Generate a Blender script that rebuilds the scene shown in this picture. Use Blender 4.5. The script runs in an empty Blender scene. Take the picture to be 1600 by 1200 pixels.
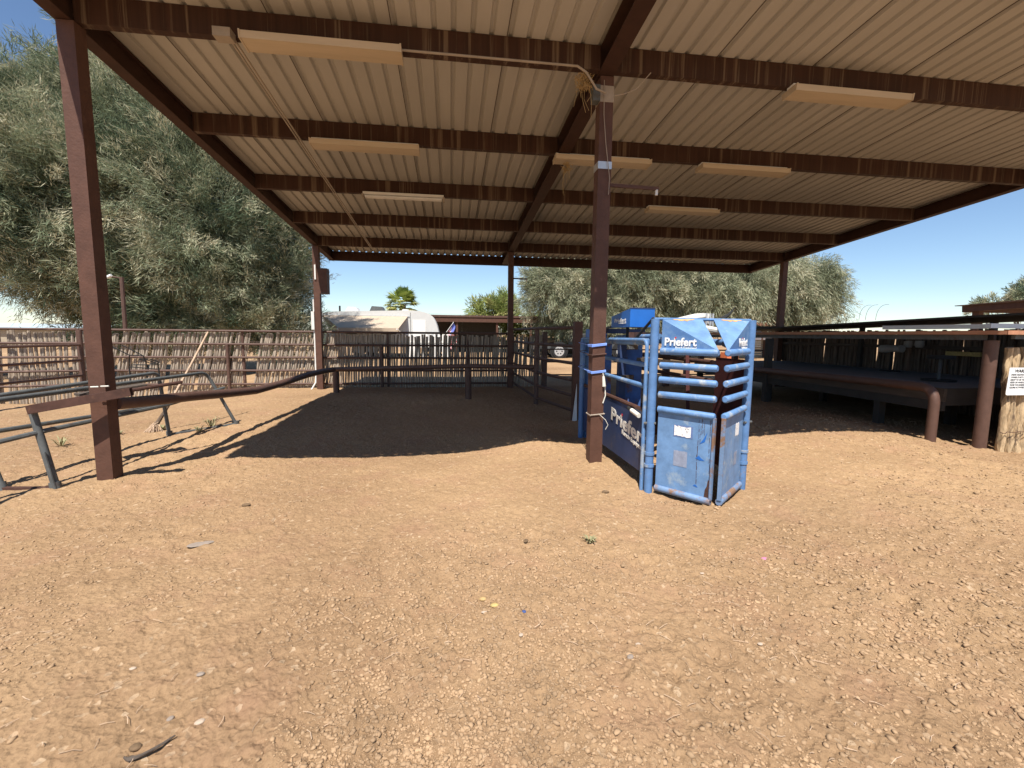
import bpy, math, random
import numpy as np
from mathutils import Vector, Matrix
random.seed(7); rng = np.random.default_rng(7)
S = bpy.context.scene; C = S.collection
# ------------------------------------------------------------------ camera, sky, sun, exposure
F, YAW, PITCH, ROLL, CAMH = 716.22, .1346, .1092, .0103, 1.3
_cy, _sy, _cp, _sp = math.cos(YAW), math.sin(YAW), math.cos(PITCH), math.sin(PITCH)
fw = Vector((_sy*_cp, _cy*_cp, -_sp)); _r = Vector((_cy, -_sy, 0)); _u = _r.cross(fw)
rt = _r*math.cos(ROLL) + _u*math.sin(ROLL); up = -_r*math.sin(ROLL) + _u*math.cos(ROLL)
CAM = Vector((0, 0, CAMH))
cam = bpy.data.cameras.new('camera'); co = bpy.data.objects.new('camera', cam); C.objects.link(co)
co.matrix_world = Matrix(((rt.x, up.x, -fw.x, 0), (rt.y, up.y, -fw.y, 0), (rt.z, up.z, -fw.z, CAMH), (0, 0, 0, 1)))
cam.sensor_width = 36; cam.lens = 36*F/1600; cam.clip_start = .05; cam.clip_end = 3000
S.camera = co
w = bpy.data.worlds.new('World'); S.world = w; w.use_nodes = True
nt = w.node_tree; bg = nt.nodes['Background']; sky = nt.nodes.new('ShaderNodeTexSky'); sky.sky_type = 'NISHITA'
SUN_EL, SUN_AZ = math.radians(61.5), math.radians(197)
sky.sun_disc = False; sky.sun_elevation = SUN_EL; sky.sun_rotation = SUN_AZ
sky.air_density = 1.0; sky.dust_density = 0; sky.ozone_density = 4; sky.altitude = 500
nt.links.new(sky.outputs[0], bg.inputs[0]); bg.inputs[1].default_value = .088
sl = bpy.data.lights.new('sun', 'SUN'); sl.energy = 5; sl.angle = math.radians(.5); sl.color = (1, .955, .89)
so = bpy.data.objects.new('sun', sl); C.objects.link(so)
sd = Vector((math.sin(SUN_AZ)*math.cos(SUN_EL), math.cos(SUN_AZ)*math.cos(SUN_EL), math.sin(SUN_EL)))
so.rotation_euler = sd.to_track_quat('Z', 'Y').to_euler(); so.location = (0, 0, 30)
S.view_settings.view_transform = 'Standard'; S.view_settings.look = 'None'
S.view_settings.exposure = .74; S.view_settings.gamma = 1
# pixel (1600x1200 frame) -> world helpers, used only to work out measured positions
def ray(x, y): return fw + rt*((x-800)/F) + up*((600-y)/F)
def G(x, y, z=0): d = ray(x, y); return CAM + d*((z-CAMH)/d.z)
def AY(x, y, Y): d = ray(x, y); return CAM + d*(Y/d.y)
def AX(x, y, X): d = ray(x, y); return CAM + d*(X/d.x)
def RZ(y): return 3.65 - .071*(y-4.314)          # underside of the rafters
# ------------------------------------------------------------------ materials
def mat(name, col, rough=.7, metal=0, var=.12, scale=6, stretch=(1, 1, 1), bump=0, bscale=40, col2=None, thr=None, spec=.3):
    m = bpy.data.materials.new(name); m.use_nodes = True; n = m.node_tree; b = n.nodes['Principled BSDF']
    b.inputs['Roughness'].default_value = rough; b.inputs['Metallic'].default_value = metal
    b.inputs['Specular IOR Level'].default_value = spec
    tc = n.nodes.new('ShaderNodeTexCoord'); mp = n.nodes.new('ShaderNodeMapping'); mp.inputs['Scale'].default_value = stretch
    n.links.new(tc.outputs['Object'], mp.inputs[0])
    nz = n.nodes.new('ShaderNodeTexNoise'); nz.inputs['Scale'].default_value = scale; nz.inputs['Detail'].default_value = 6
    nz.inputs['Roughness'].default_value = .65
    n.links.new(mp.outputs[0], nz.inputs[0])
    cr = n.nodes.new('ShaderNodeValToRGB'); e = cr.color_ramp.elements
    lo = [c*(1-var) for c in col]; hi = [min(1, c*(1+var)) for c in col]
    e[0].position = .3; e[0].color = (*lo, 1); e[1].position = .7; e[1].color = (*hi, 1)
    n.links.new(nz.outputs[0], cr.inputs[0]); out = cr.outputs[0]
    if col2:
        n2 = n.nodes.new('ShaderNodeTexNoise'); n2.inputs['Scale'].default_value = scale*.6; n2.inputs['Detail'].default_value = 8
        n2.inputs['Roughness'].default_value = .7; n.links.new(mp.outputs[0], n2.inputs[0])
        c2 = n.nodes.new('ShaderNodeValToRGB'); t = thr or .58
        c2.color_ramp.elements[0].position = t; c2.color_ramp.elements[0].color = (0, 0, 0, 1)
        c2.color_ramp.elements[1].position = t+.09; c2.color_ramp.elements[1].color = (1, 1, 1, 1)
        n.links.new(n2.outputs[0], c2.inputs[0])
        mx = n.nodes.new('ShaderNodeMixRGB'); n.links.new(c2.outputs[0], mx.inputs[0]); n.links.new(out, mx.inputs[1])
        mx.inputs[2].default_value = (*col2, 1); out = mx.outputs[0]
    n.links.new(out, b.inputs['Base Color'])
    if bump:
        nb = n.nodes.new('ShaderNodeTexNoise'); nb.inputs['Scale'].default_value = bscale; nb.inputs['Detail'].default_value = 5
        n.links.new(mp.outputs[0], nb.inputs[0]); bp = n.nodes.new('ShaderNodeBump'); bp.inputs['Strength'].default_value = bump
        bp.inputs['Distance'].default_value = .01; n.links.new(nb.outputs[0], bp.inputs['Height']); n.links.new(bp.outputs[0], b.inputs['Normal'])
    return m
M = {}
M['beam'] = mat('shade_darkened_brown_beam', (.045, .019, .012), .75, var=.2, scale=9, col2=(.12, .06, .04), thr=.66)  # post steel darkened in colour to carry the shade under the roof
M['steel'] = mat('brown_painted_steel', (.095, .045, .030), .62, var=.18, scale=9, bump=.25, bscale=60, col2=(.15, .08, .055), thr=.66)
M['streak'] = mat('brown_steel_with_drip_streaks', (.045, .019, .011), .75, var=.3, scale=7, stretch=(3.4, 1, .05), col2=(.14, .095, .062), thr=.53)  # base colour darkened for the roof shade; the pale streaks are drips
M['pipe'] = mat('brown_painted_pipe', (.10, .054, .039), .5, var=.15, scale=12, col2=(.2, .11, .08), thr=.66, bump=.15)
M['rail'] = mat('faded_brown_pipe', (.10, .056, .042), .6, var=.2, scale=10, col2=(.24, .15, .11), thr=.6)
M['tin'] = mat('beige_roof_sheet', (.42, .395, .355), .6, var=.09, scale=1.3, stretch=(2, .4, 1), bump=.05, bscale=150, col2=(.35, .32, .275), thr=.66)
M['seam'] = mat('seam_shadow', (.08, .06, .045), .9)
M['lens'] = mat('yellowed_plastic_lens', (.47, .375, .26), .45, var=.12, scale=1.5, stretch=(.6, 6, 3))
M['white'] = mat('white_enamel', (.75, .74, .7), .5, var=.06)
M['pvc'] = mat('white_pvc', (.7, .68, .64), .5, var=.1)
M['cond'] = mat('grey_conduit', (.33, .27, .21), .5, var=.15)
M['grey'] = mat('weathered_grey_metal', (.095, .10, .098), .6, var=.25, scale=12, col2=(.085, .06, .05), thr=.58)
M['darkrust'] = mat('dark_rusty_steel', (.075, .036, .026), .7, var=.3, scale=14, col2=(.14, .07, .04), thr=.6)
M['black'] = mat('black_rubber', (.02, .02, .02), .8)
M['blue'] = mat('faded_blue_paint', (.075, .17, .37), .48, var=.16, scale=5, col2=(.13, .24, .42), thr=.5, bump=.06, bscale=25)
M['bluerail'] = mat('chalky_blue_pipe_paint', (.11, .215, .40), .5, var=.22, scale=11, col2=(.30, .34, .38), thr=.54, bump=.1)
M['bluerust'] = mat('rust_worn_blue_paint', (.15, .23, .36), .55, var=.15, scale=9, col2=(.22, .13, .08), thr=.48, bump=.2)
M['bluepost'] = mat('chipped_blue_post_paint', (.10, .20, .385), .5, var=.2, scale=8, col2=(.23, .20, .19), thr=.60, bump=.15)
M['bluesheet'] = mat('sun_bleached_blue_sheet', (.135, .245, .42), .5, var=.22, scale=9, col2=(.25, .33, .42), thr=.55, bump=.15, bscale=14)
M['bluedark'] = mat('shade_darkened_blue_paint', (.03, .05, .12), .55, var=.15, scale=6, col2=(.06, .07, .11), thr=.58)  # chute blue with the side panel's shade put into the colour
M['boxblue'] = mat('bright_blue_paint', (.02, .13, .45), .4, var=.1)
M['bluescuff'] = mat('scuffed_blue_panel', (.05, .12, .33), .6, var=.3, scale=8, col2=(.16, .085, .06), thr=.5)
M['rust'] = mat('rust_orange_stain', (.62, .33, .14), .8, var=.25, scale=20)
M['maroon'] = mat('maroon_rusted_sheet', (.06, .014, .012), .8, var=.3, scale=10)
M['letter'] = mat('white_lettering', (.8, .8, .78), .6, var=.02)
M['lettergrey'] = mat('worn_white_lettering', (.72, .68, .6), .7, var=.12, scale=30)
M['red'] = mat('red_paint', (.6, .03, .03), .5)
M['ink'] = mat('black_ink', (.03, .03, .03), .7)
M['fadedsq'] = mat('faded_grey_decal', (.25, .28, .36), .7, var=.2, scale=22)
M['decalblue'] = mat('dark_decal_border', (.12, .18, .34), .6, var=.15, scale=30)
M['decalwhite'] = mat('peeling_white_decal', (.8, .78, .75), .6, var=.05, scale=70, col2=(.12, .12, .14), thr=.555)
M['log'] = mat('peeled_juniper_log', (.46, .33, .19), .85, var=.5, scale=6, stretch=(4, 4, .8), bump=1, bscale=16, col2=(.12, .08, .05), thr=.53)
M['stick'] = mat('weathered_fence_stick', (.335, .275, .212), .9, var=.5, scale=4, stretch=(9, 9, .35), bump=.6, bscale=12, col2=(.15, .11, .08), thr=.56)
M['shadestick'] = mat('shade_darkened_fence_stick', (.13, .095, .07), .95, var=.5, scale=4, stretch=(9, 9, .35), bump=.6, bscale=12, col2=(.05, .038, .03), thr=.56)  # fence stick wood darkened in colour for the shade over the deck
M['deck'] = mat('grey_deck_boards', (.13, .135, .145), .8, var=.25, scale=3, stretch=(6, .5, 2), bump=.3)
M['plank'] = mat('reddish_brown_plank', (.42, .2, .115), .7, var=.2, scale=6, stretch=(3, .3, 2), bump=.2)
M['oldwood'] = mat('old_grey_brown_wood', (.085, .065, .05), .85, var=.3, scale=5, stretch=(3, .5, 3), bump=.4)
M['palewood'] = mat('pale_wood_pole', (.48, .34, .23), .8, var=.25, scale=12)
M['straw'] = mat('straw', (.4, .27, .12), .9, var=.3, scale=30)
M['twine'] = mat('blue_twine', (.2, .33, .75), .7)
M['rope'] = mat('frayed_white_rope', (.62, .6, .52), .9)
M['trunk'] = mat('tree_bark', (.12, .085, .06), .95, var=.35, scale=6, stretch=(3, 3, .6), bump=.8)
M['trailer'] = mat('white_trailer_skin', (.56, .56, .54), .4, var=.04)
M['awning'] = mat('beige_awning_fabric', (.43, .34, .25), .85, var=.07)
M['glass'] = mat('dark_glass', (.03, .035, .04), .15, var=.05, spec=.6)
M['truck'] = mat('dark_grey_car_paint', (.07, .075, .075), .35, var=.05, spec=.5)
M['chrome'] = mat('bright_wheel_metal', (.55, .55, .54), .35, metal=.5, var=.1)
M['tile'] = mat('red_clay_tile', (.48, .16, .10), .8, var=.3, scale=3, stretch=(6, 6, 6))
M['tan'] = mat('tan_siding', (.36, .3, .22), .8, var=.1)
M['slate'] = mat('pale_blue_grey_metal_roof', (.42, .5, .52), .6, var=.1)
M['darkwall'] = mat('dark_corrugated_wall', (.045, .04, .035), .8, var=.2)
M['flagblue'] = mat('flag_blue', (.12, .15, .42), .8); M['flagred'] = mat('flag_red', (.55, .05, .06), .8); M['flagwhite'] = mat('flag_white', (.8, .78, .78), .8)
M['yellow'] = mat('faded_yellow_board', (.42, .31, .12), .8, var=.3, scale=40)
M['orange'] = mat('orange_wall', (.55, .16, .07), .8, var=.15)
M['leather'] = mat('grey_suede', (.3, .27, .24), .9)
def foliage_mat(name, a, b, c):
    m = bpy.data.materials.new(name); m.use_nodes = True; n = m.node_tree
    for x in list(n.nodes): n.nodes.remove(x)
    o = n.nodes.new('ShaderNodeOutputMaterial'); at = n.nodes.new('ShaderNodeAttribute'); at.attribute_name = 'tint'
    cr = n.nodes.new('ShaderNodeValToRGB'); e = cr.color_ramp.elements
    e[0].color = (*a, 1); e[1].color = (*c, 1); k = e.new(.5); k.color = (*b, 1)
    d = n.nodes.new('ShaderNodeBsdfDiffuse'); t = n.nodes.new('ShaderNodeBsdfTranslucent'); mx = n.nodes.new('ShaderNodeMixShader'); mx.inputs[0].default_value = .28
    n.links.new(at.outputs['Fac'], cr.inputs[0]); n.links.new(cr.outputs[0], d.inputs[0]); n.links.new(cr.outputs[0], t.inputs[0])
    n.links.new(d.outputs[0], mx.inputs[1]); n.links.new(t.outputs[0], mx.inputs[2]); n.links.new(mx.outputs[0], o.inputs[0])
    return m
M['leafA'] = foliage_mat('tamarisk_foliage', (.075, .115, .07), (.235, .265, .165), (.56, .52, .36))
M['leafB'] = foliage_mat('grey_green_foliage', (.12, .14, .085), (.29, .31, .20), (.52, .49, .34))
M['leafC'] = foliage_mat('yellow_green_foliage', (.15, .19, .05), (.26, .30, .09), (.42, .40, .16))
M['leafP'] = foliage_mat('palm_foliage', (.12, .19, .04), (.30, .36, .09), (.6, .52, .25))
def ground_mat():
    m = bpy.data.materials.new('sandy_dirt'); m.use_nodes = True; n = m.node_tree; b = n.nodes['Principled BSDF']
    b.inputs['Roughness'].default_value = .95; b.inputs['Specular IOR Level'].default_value = .1
    tc = n.nodes.new('ShaderNodeTexCoord')
    def noise(s, d=6, r=.6):
        x = n.nodes.new('ShaderNodeTexNoise'); x.inputs['Scale'].default_value = s; x.inputs['Detail'].default_value = d; x.inputs['Roughness'].default_value = r
        n.links.new(tc.outputs['Object'], x.inputs[0]); return x.outputs[0]
    def ramp(i, a, ca, c, cc):
        x = n.nodes.new('ShaderNodeValToRGB'); x.color_ramp.elements[0].position = a; x.color_ramp.elements[1].position = c
        x.color_ramp.elements[0].color = (*ca, 1); x.color_ramp.elements[1].color = (*cc, 1); n.links.new(i, x.inputs[0]); return x.outputs[0]
    def mix(f, a, c, mode='MIX', v=None):
        x = n.nodes.new('ShaderNodeMixRGB'); x.blend_type = mode
        if f is None: x.inputs[0].default_value = v
        else: n.links.new(f, x.inputs[0])
        n.links.new(a, x.inputs[1]); n.links.new(c, x.inputs[2]); return x.outputs[0]
    base = ramp(noise(.55, 5), .32, (.365, .238, .131), .68, (.44, .291, .163))
    fine = ramp(noise(26, 8, .75), .3, (.62, .60, .58), .7, (1.16, 1.16, 1.16))
    c = mix(None, base, fine, 'MULTIPLY', .8)
    red = ramp(noise(2.3, 5), .5, (0, 0, 0), .72, (1, 1, 1))
    redc = n.nodes.new('ShaderNodeRGB'); redc.outputs[0].default_value = (.36, .205, .13, 1)
    f2 = n.nodes.new('ShaderNodeMath'); f2.operation = 'MULTIPLY'; f2.inputs[1].default_value = .45; n.links.new(red, f2.inputs[0])
    c = mix(f2.outputs[0], c, redc.outputs[0])
    big = ramp(noise(.22, 3), .38, (.76, .735, .73), .62, (1.03, 1.03, 1.02)); c = mix(None, c, big, 'MULTIPLY', 1)
    # pebbly specks: pale and dark grains
    v = n.nodes.new('ShaderNodeTexVoronoi'); v.inputs['Scale'].default_value = 55; n.links.new(tc.outputs['Object'], v.inputs[0])
    sp = ramp(v.outputs['Color'], .82, (0, 0, 0), .95, (.5, .5, .5))
    pal = n.nodes.new('ShaderNodeRGB'); pal.outputs[0].default_value = (.6, .45, .3, 1)
    c = mix(sp, c, pal.outputs[0])
    n.links.new(c, b.inputs['Base Color'])
    b1 = n.nodes.new('ShaderNodeBump'); b1.inputs['Strength'].default_value = .7; b1.inputs['Distance'].default_value = .014; n.links.new(noise(60, 8, .75), b1.inputs['Height'])
    b2 = n.nodes.new('ShaderNodeBump'); b2.inputs['Strength'].default_value = .5; b2.inputs['Distance'].default_value = .01
    n.links.new(v.outputs['Distance'], b2.inputs['Height']); n.links.new(b1.outputs[0], b2.inputs['Normal'])
    n.links.new(b2.outputs[0], b.inputs['Normal'])
    return m
M['dirt'] = ground_mat()
M['clod'] = mat('dry_dirt_clod', (.335, .219, .124), .95, var=.32, scale=5, col2=(.42, .29, .18), thr=.66, bump=.3)
# ------------------------------------------------------------------ mesh builder and scene helpers
class MB:
    def __init__(s): s.v = []; s.f = []; s.mi = []; s.k = 0
    def add(s, vs, fs):
        o = len(s.v); s.v += [tuple(v) for v in vs]; s.f += [tuple(i+o for i in f) for f in fs]; s.mi += [s.k]*len(fs); return s
    def hexa(s, a):  # 8 corners: bottom 0-3, top 4-7
        return s.add(a, [(3, 2, 1, 0), (4, 5, 6, 7), (0, 1, 5, 4), (1, 2, 6, 5), (2, 3, 7, 6), (3, 0, 4, 7)])
    def box(s, x0, x1, y0, y1, z0, z1):
        return s.hexa([(x0, y0, z0), (x1, y0, z0), (x1, y1, z0), (x0, y1, z0), (x0, y0, z1), (x1, y0, z1), (x1, y1, z1), (x0, y1, z1)])
    def bar(s, a, b, wd, ht, upv=(0, 0, 1)):
        a = Vector(a); b = Vector(b); d = (b-a).normalized(); u = Vector(upv); sd_ = d.cross(u)
        if sd_.length < 1e-4: sd_ = d.cross(Vector((1, 0, 0)))
        sd_.normalize(); u = sd_.cross(d); p = []
        for q in (-1, 1):
            for e, g in ((a, -1), (a, 1), (b, 1), (b, -1)): p.append(e + sd_*g*wd/2 + u*q*ht/2)
        return s.hexa(p)
    def tube(s, pts, r, n=10, caps=True, jit=0):
        pts = [Vector(p) for p in pts]; R = r if isinstance(r, (list, tuple)) else [r]*len(pts)
        o = len(s.v); prev = None
        for i, p in enumerate(pts):
            t = ((pts[min(i+1, len(pts)-1)]-p).normalized() + (p-pts[max(i-1, 0)]).normalized()).normalized()
            if prev is None:
                x = t.orthogonal().normalized()
            else:
                x = (prev - t*prev.dot(t)).normalized()
            prev = x; y = t.cross(x)
            for k in range(n):
                a = 2*math.pi*k/n; rr = R[i]*(1+random.uniform(-jit, jit)); s.v.append(tuple(p + x*math.cos(a)*rr + y*math.sin(a)*rr))
        for i in range(len(pts)-1):
            for k in range(n):
                s.f.append((o+i*n+k, o+i*n+(k+1) % n, o+(i+1)*n+(k+1) % n, o+(i+1)*n+k)); s.mi.append(s.k)
        if caps:
            s.f.append(tuple(o+k for k in range(n-1, -1, -1))); s.f.append(tuple(o+(len(pts)-1)*n+k for k in range(n))); s.mi += [s.k]*2
        return s
    def poly(s, pts, off):  # thick polygon: pts list, extruded by vector off
        n = len(pts); off = Vector(off); a = [Vector(p) for p in pts]; b = [p+off for p in a]
        return s.add(a+b, [tuple(range(n-1, -1, -1)), tuple(range(n, 2*n))] + [(i, (i+1) % n, n+(i+1) % n, n+i) for i in range(n)])
    def build(s, name, m, parent=None, base=None, smooth=False):
        me = bpy.data.meshes.new(name); me.from_pydata(s.v, [], s.f)
        for x in (m if isinstance(m, list) else [m]): me.materials.append(x)
        if isinstance(m, list): me.polygons.foreach_set('material_index', s.mi)
        me.update()
        import bmesh
        bm = bmesh.new(); bm.from_mesh(me); bmesh.ops.recalc_face_normals(bm, faces=bm.faces); bm.to_mesh(me); bm.free()
        if smooth:
            me.polygons.foreach_set('use_smooth', [len(p.vertices) <= 4 for p in me.polygons])
            me.set_sharp_from_angle(angle=math.radians(40))
        o = bpy.data.objects.new(name, me); C.objects.link(o)
        if parent is not None:
            o.parent = parent
            if parent.type == 'EMPTY': o.location = -parent.location
        return o
def thing(name, label, cat, base=(0, 0, 0), group=None):
    o = bpy.data.objects.new(name, None); C.objects.link(o); o.location = base; o.empty_display_size = .2
    o['label'] = label; o['category'] = cat
    if group: o['group'] = group
    return o
def tag(o, label, cat, group=None):
    o['label'] = label; o['category'] = cat
    if group: o['group'] = group
    return o
def arc(p0, p1, p2, n=6):
    p0, p1, p2 = Vector(p0), Vector(p1), Vector(p2)
    return [p0*(1-t)**2 + p1*2*t*(1-t) + p2*t*t for t in [i/n for i in range(n+1)]]
def bend(pts, rad, n=6):  # round the corners of a polyline
    pts = [Vector(p) for p in pts]; out = [pts[0]]
    for i in range(1, len(pts)-1):
        a = pts[i] + (pts[i-1]-pts[i]).normalized()*rad; b = pts[i] + (pts[i+1]-pts[i]).normalized()*rad
        out += arc(a, pts[i], b, n)
    return out + [pts[-1]]
def copy_tree(o, parent=None):
    c = o.copy(); C.objects.link(c)
    if parent is not None: c.parent = parent
    for ch in list(o.children): copy_tree(ch, c)
    return c
_dg = None
def text(s, size, m, parent, origin, xdir, ydir, name='lettering', bold=.0, shear=0, ext=.002, width=None, label=None):
    cu = bpy.data.curves.new(name, 'FONT'); cu.body = s; cu.size = size; cu.extrude = ext; cu.offset = bold*size; cu.shear = shear; cu.resolution_u = 3
    t = bpy.data.objects.new('tmp', cu); C.objects.link(t); dg = bpy.context.evaluated_depsgraph_get()
    me = bpy.data.meshes.new_from_object(t.evaluated_get(dg)); bpy.data.objects.remove(t)
    X = Vector(xdir).normalized(); Y = Vector(ydir).normalized(); Z = X.cross(Y).normalized(); o = Vector(origin)
    xs = [v.co.x for v in me.vertices]; k = 1 if width is None else width/(max(xs)-min(xs))
    for v in me.vertices: v.co = o + X*v.co.x*k + Y*v.co.y + Z*v.co.z
    me.materials.clear(); me.materials.append(m)
    ob = bpy.data.objects.new(name, me); C.objects.link(ob); ob.parent = parent
    if parent.type == 'EMPTY': ob.location = -parent.location
    return ob
# ------------------------------------------------------------------ ground
HOOF = [(random.uniform(-6, 7), random.uniform(1.4, 9), random.uniform(.05, .09)) for _ in range(150)]
def vnoise(x, y, seed=0):
    xi = np.floor(x).astype(np.int64); yi = np.floor(y).astype(np.int64); xf = x-xi; yf = y-yi
    def h(a, b):
        n = (a*374761393 + b*668265263 + seed*1442695041) & 0xffffffff
        n = ((n ^ (n >> 13))*1274126177) & 0xffffffff
        return ((n ^ (n >> 16)) & 0xffff)/65535.
    u = xf*xf*(3-2*xf); v = yf*yf*(3-2*yf)
    return (h(xi, yi)*(1-u)+h(xi+1, yi)*u)*(1-v) + (h(xi, yi+1)*(1-u)+h(xi+1, yi+1)*u)*v - .5
def vr(x, y, sc, ang, seed):
    c, q = math.cos(ang), math.sin(ang); a = .6*vnoise(x*sc*.7, y*sc*.7, seed+50)
    return vnoise((x*c-y*q)*sc+a, (x*q+y*c)*sc-a, seed)
def gsm(x, y):  # the large shape of the ground
    x = np.asarray(x, float); y = np.asarray(y, float)
    s = lambda a, b, t: np.clip((t-a)/(b-a), 0, 1)**2*(3-2*np.clip((t-a)/(b-a), 0, 1))
    z = -.36*s(-4.5, -8.5, x)*s(8.8, 10.6, y)*1.0
    z = z + .05*vnoise(x*.45, y*.45, 3)*s(30, 12, y) + .03*vnoise(x*1.1+5, y*1.1, 4)*s(20, 9, y)
    z = z + .07*np.exp(-((x+.6)/2.2)**2-((y-9.0)/1.0)**2)
    for gx, gy, sx, sy, a in ((.95, 5.35, .5, .8, .10), (4.7, 5.6, 1.2, .9, .19), (-1.1, 5.2, 1.5, .7, -.06), (-5.5, 2.5, 1.5, 1.2, .05), (3.4, 2.4, 1.2, .8, .04)):
        z = z + a*np.exp(-((x-gx)/sx)**2-((y-gy)/sy)**2)
    for gx, gy in ((-2.91, 4.27), (1.433, 4.37), (6.2, 4.53), (5.84, 4.79), (-3.1, 4.0), (2.0, 3.1)):
        z = z + .028*np.exp(-((x-gx)**2+(y-gy)**2)/.035)
    return z
def gh(x, y):
    r = np.hypot(x, y); z = gsm(x, y)
    f = np.clip(1-(r-9)/8, 0, 1)
    rough = .55+.9*np.clip(vnoise(x*.5, y*.5, 21)+.45, 0, 1)
    z = z + f*(.016*vnoise(x*3.1, y*3.3, 5) + rough*(.014*vr(x, y, 7, .6, 6) + .013*vr(x, y, 17, 1.1, 7)
             + .0095*vr(x, y, 36, 2.0, 8) + .006*vr(x, y, 80, .3, 9)))
    for hx, hy, hr in HOOF:  # hoof dimples
        m = (np.abs(x-hx) < .3) & (np.abs(y-hy) < .3)
        if m.any():
            d2 = ((x[m]-hx)**2 + ((y[m]-hy)*1.1)**2)/hr**2
            z[m] += -.012*np.exp(-d2*1.4) + .008*np.exp(-(np.sqrt(d2)-1.5)**2*5)
    return z
def make_ground():
    th = np.concatenate([np.linspace(-math.pi, -1.22, 60, endpoint=False), np.linspace(-1.22, 1.22, 1350, endpoint=False), np.linspace(1.22, math.pi, 60)[:-1]])
    rr = [.25]
    while rr[-1] < 15: rr.append(rr[-1]*(1.02 if rr[-1] < 1.2 else 1.0045) )
    while rr[-1] < 2500: rr.append(rr[-1]*1.07)
    rr = np.array(rr); A, R = np.meshgrid(th, rr); x = (R*np.sin(A+YAW)).ravel(); y = (R*np.cos(A+YAW)).ravel()
    z = gh(x, y)
    nx = len(th); ny = len(rr); v = np.stack([x, y, z], 1)
    v = np.vstack([v, [[0, 0, float(gsm(0, 0))]]])
    i = np.arange(nx*ny).reshape(ny, nx); a = i[:-1, :]; b = i[1:, :]
    q = np.stack([a, np.roll(a, -1, 1), np.roll(b, -1, 1), b], -1).reshape(-1, 4)[:, ::-1]
    fan = np.stack([i[0], np.roll(i[0], -1), np.full(nx, nx*ny)], -1)[:, ::-1]
    me = bpy.data.meshes.new('ground'); me.vertices.add(len(v)); me.vertices.foreach_set('co', v.ravel())
    nl = q.size + fan.size; me.loops.add(nl); me.loops.foreach_set('vertex_index', np.concatenate([q.ravel(), fan.ravel()]))
    me.polygons.add(len(q)+len(fan))
    st = np.concatenate([np.arange(len(q))*4, q.size+np.arange(len(fan))*3]); me.polygons.foreach_set('loop_start', st)
    me.polygons.foreach_set('use_smooth', np.ones(len(st), bool))
    me.update(); me.validate(); me.materials.append(M['dirt'])
    g = bpy.data.objects.new('ground', me); C.objects.link(g); g['kind'] = 'structure'
    return g
make_ground()
def np_mesh(name, v, q, m, tint=None, smooth=False):
    me = bpy.data.meshes.new(name); me.vertices.add(len(v)); me.vertices.foreach_set('co', np.ascontiguousarray(v, np.float32).ravel())
    k = q.shape[1]; me.loops.add(q.size); me.loops.foreach_set('vertex_index', q.astype(np.int32).ravel()); me.polygons.add(len(q))
    me.polygons.foreach_set('loop_start', np.arange(len(q))*k)
    if smooth: me.polygons.foreach_set('use_smooth', np.ones(len(q), bool))
    me.update(calc_edges=True); me.materials.append(m)
    if tint is not None:
        at = me.attributes.new('tint', 'FLOAT', 'POINT'); at.data.foreach_set('value', tint.astype(np.float32))
    o = bpy.data.objects.new(name, me); C.objects.link(o); return o
def icos():
    t = (1+5**.5)/2; v = np.array([(-1, t, 0), (1, t, 0), (-1, -t, 0), (1, -t, 0), (0, -1, t), (0, 1, t), (0, -1, -t), (0, 1, -t), (t, 0, -1), (t, 0, 1), (-t, 0, -1), (-t, 0, 1)], float)
    v /= np.linalg.norm(v[0])
    f = np.array([(0, 11, 5), (0, 5, 1), (0, 1, 7), (0, 7, 10), (0, 10, 11), (1, 5, 9), (5, 11, 4), (11, 10, 2), (10, 7, 6), (7, 1, 8), (3, 9, 4), (3, 4, 2), (3, 2, 6), (3, 6, 8), (3, 8, 9), (4, 9, 5), (2, 4, 11), (6, 2, 10), (8, 6, 7), (9, 8, 1)])
    return v, f
def clods(n, rmin, rmax, seed):
    g = np.random.default_rng(seed); a = g.uniform(-1.15, 1.15, n*3)+YAW; r = 1.1*np.exp(g.uniform(0, 1, n*3)**1.15*math.log(9))
    x = r*np.sin(a); y = r*np.cos(a)
    keep = (vnoise(x*.9, y*.9, 31)+vnoise(x*3, y*3, 32)*.6 + g.uniform(-.35, .35, n*3) + .03*np.clip(x, -3, 4)) > -.02
    x = x[keep][:n]; y = y[keep][:n]; n = len(x)
    s = rmin*(rmax/rmin)**(g.uniform(0, 1, n)**4.4)*np.clip(.8+.12*x, .75, 1.25); z = gh(x, y) + s*.12
    iv, jf = icos(); V = iv[None]*(1+g.uniform(-.38, .38, (n, 12, 1))); sc = s[:, None]*np.stack([g.uniform(.8, 1.7, n), g.uniform(.7, 1.2, n), g.uniform(.45, .85, n)], 1)
    V = V*sc[:, None, :]; ca = g.uniform(0, 6.28, n); cs, sn = np.cos(ca)[:, None], np.sin(ca)[:, None]
    V = np.stack([V[..., 0]*cs-V[..., 1]*sn, V[..., 0]*sn+V[..., 1]*cs, V[..., 2]], -1) + np.stack([x, y, z], 1)[:, None, :]
    q = (jf[None]+(np.arange(n)*12)[:, None, None]).reshape(-1, 3)
    return V.reshape(-1, 3), q
v1, q1 = clods(135000, .002, .013, 41)
o = np_mesh('dirt_clods', v1, q1, M['clod']); o['label'] = 'small crumbly dirt clods and grit scattered over the sandy yard'; o['category'] = 'gravel'; o['kind'] = 'stuff'
random.seed(77); m_ = MB()
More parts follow.
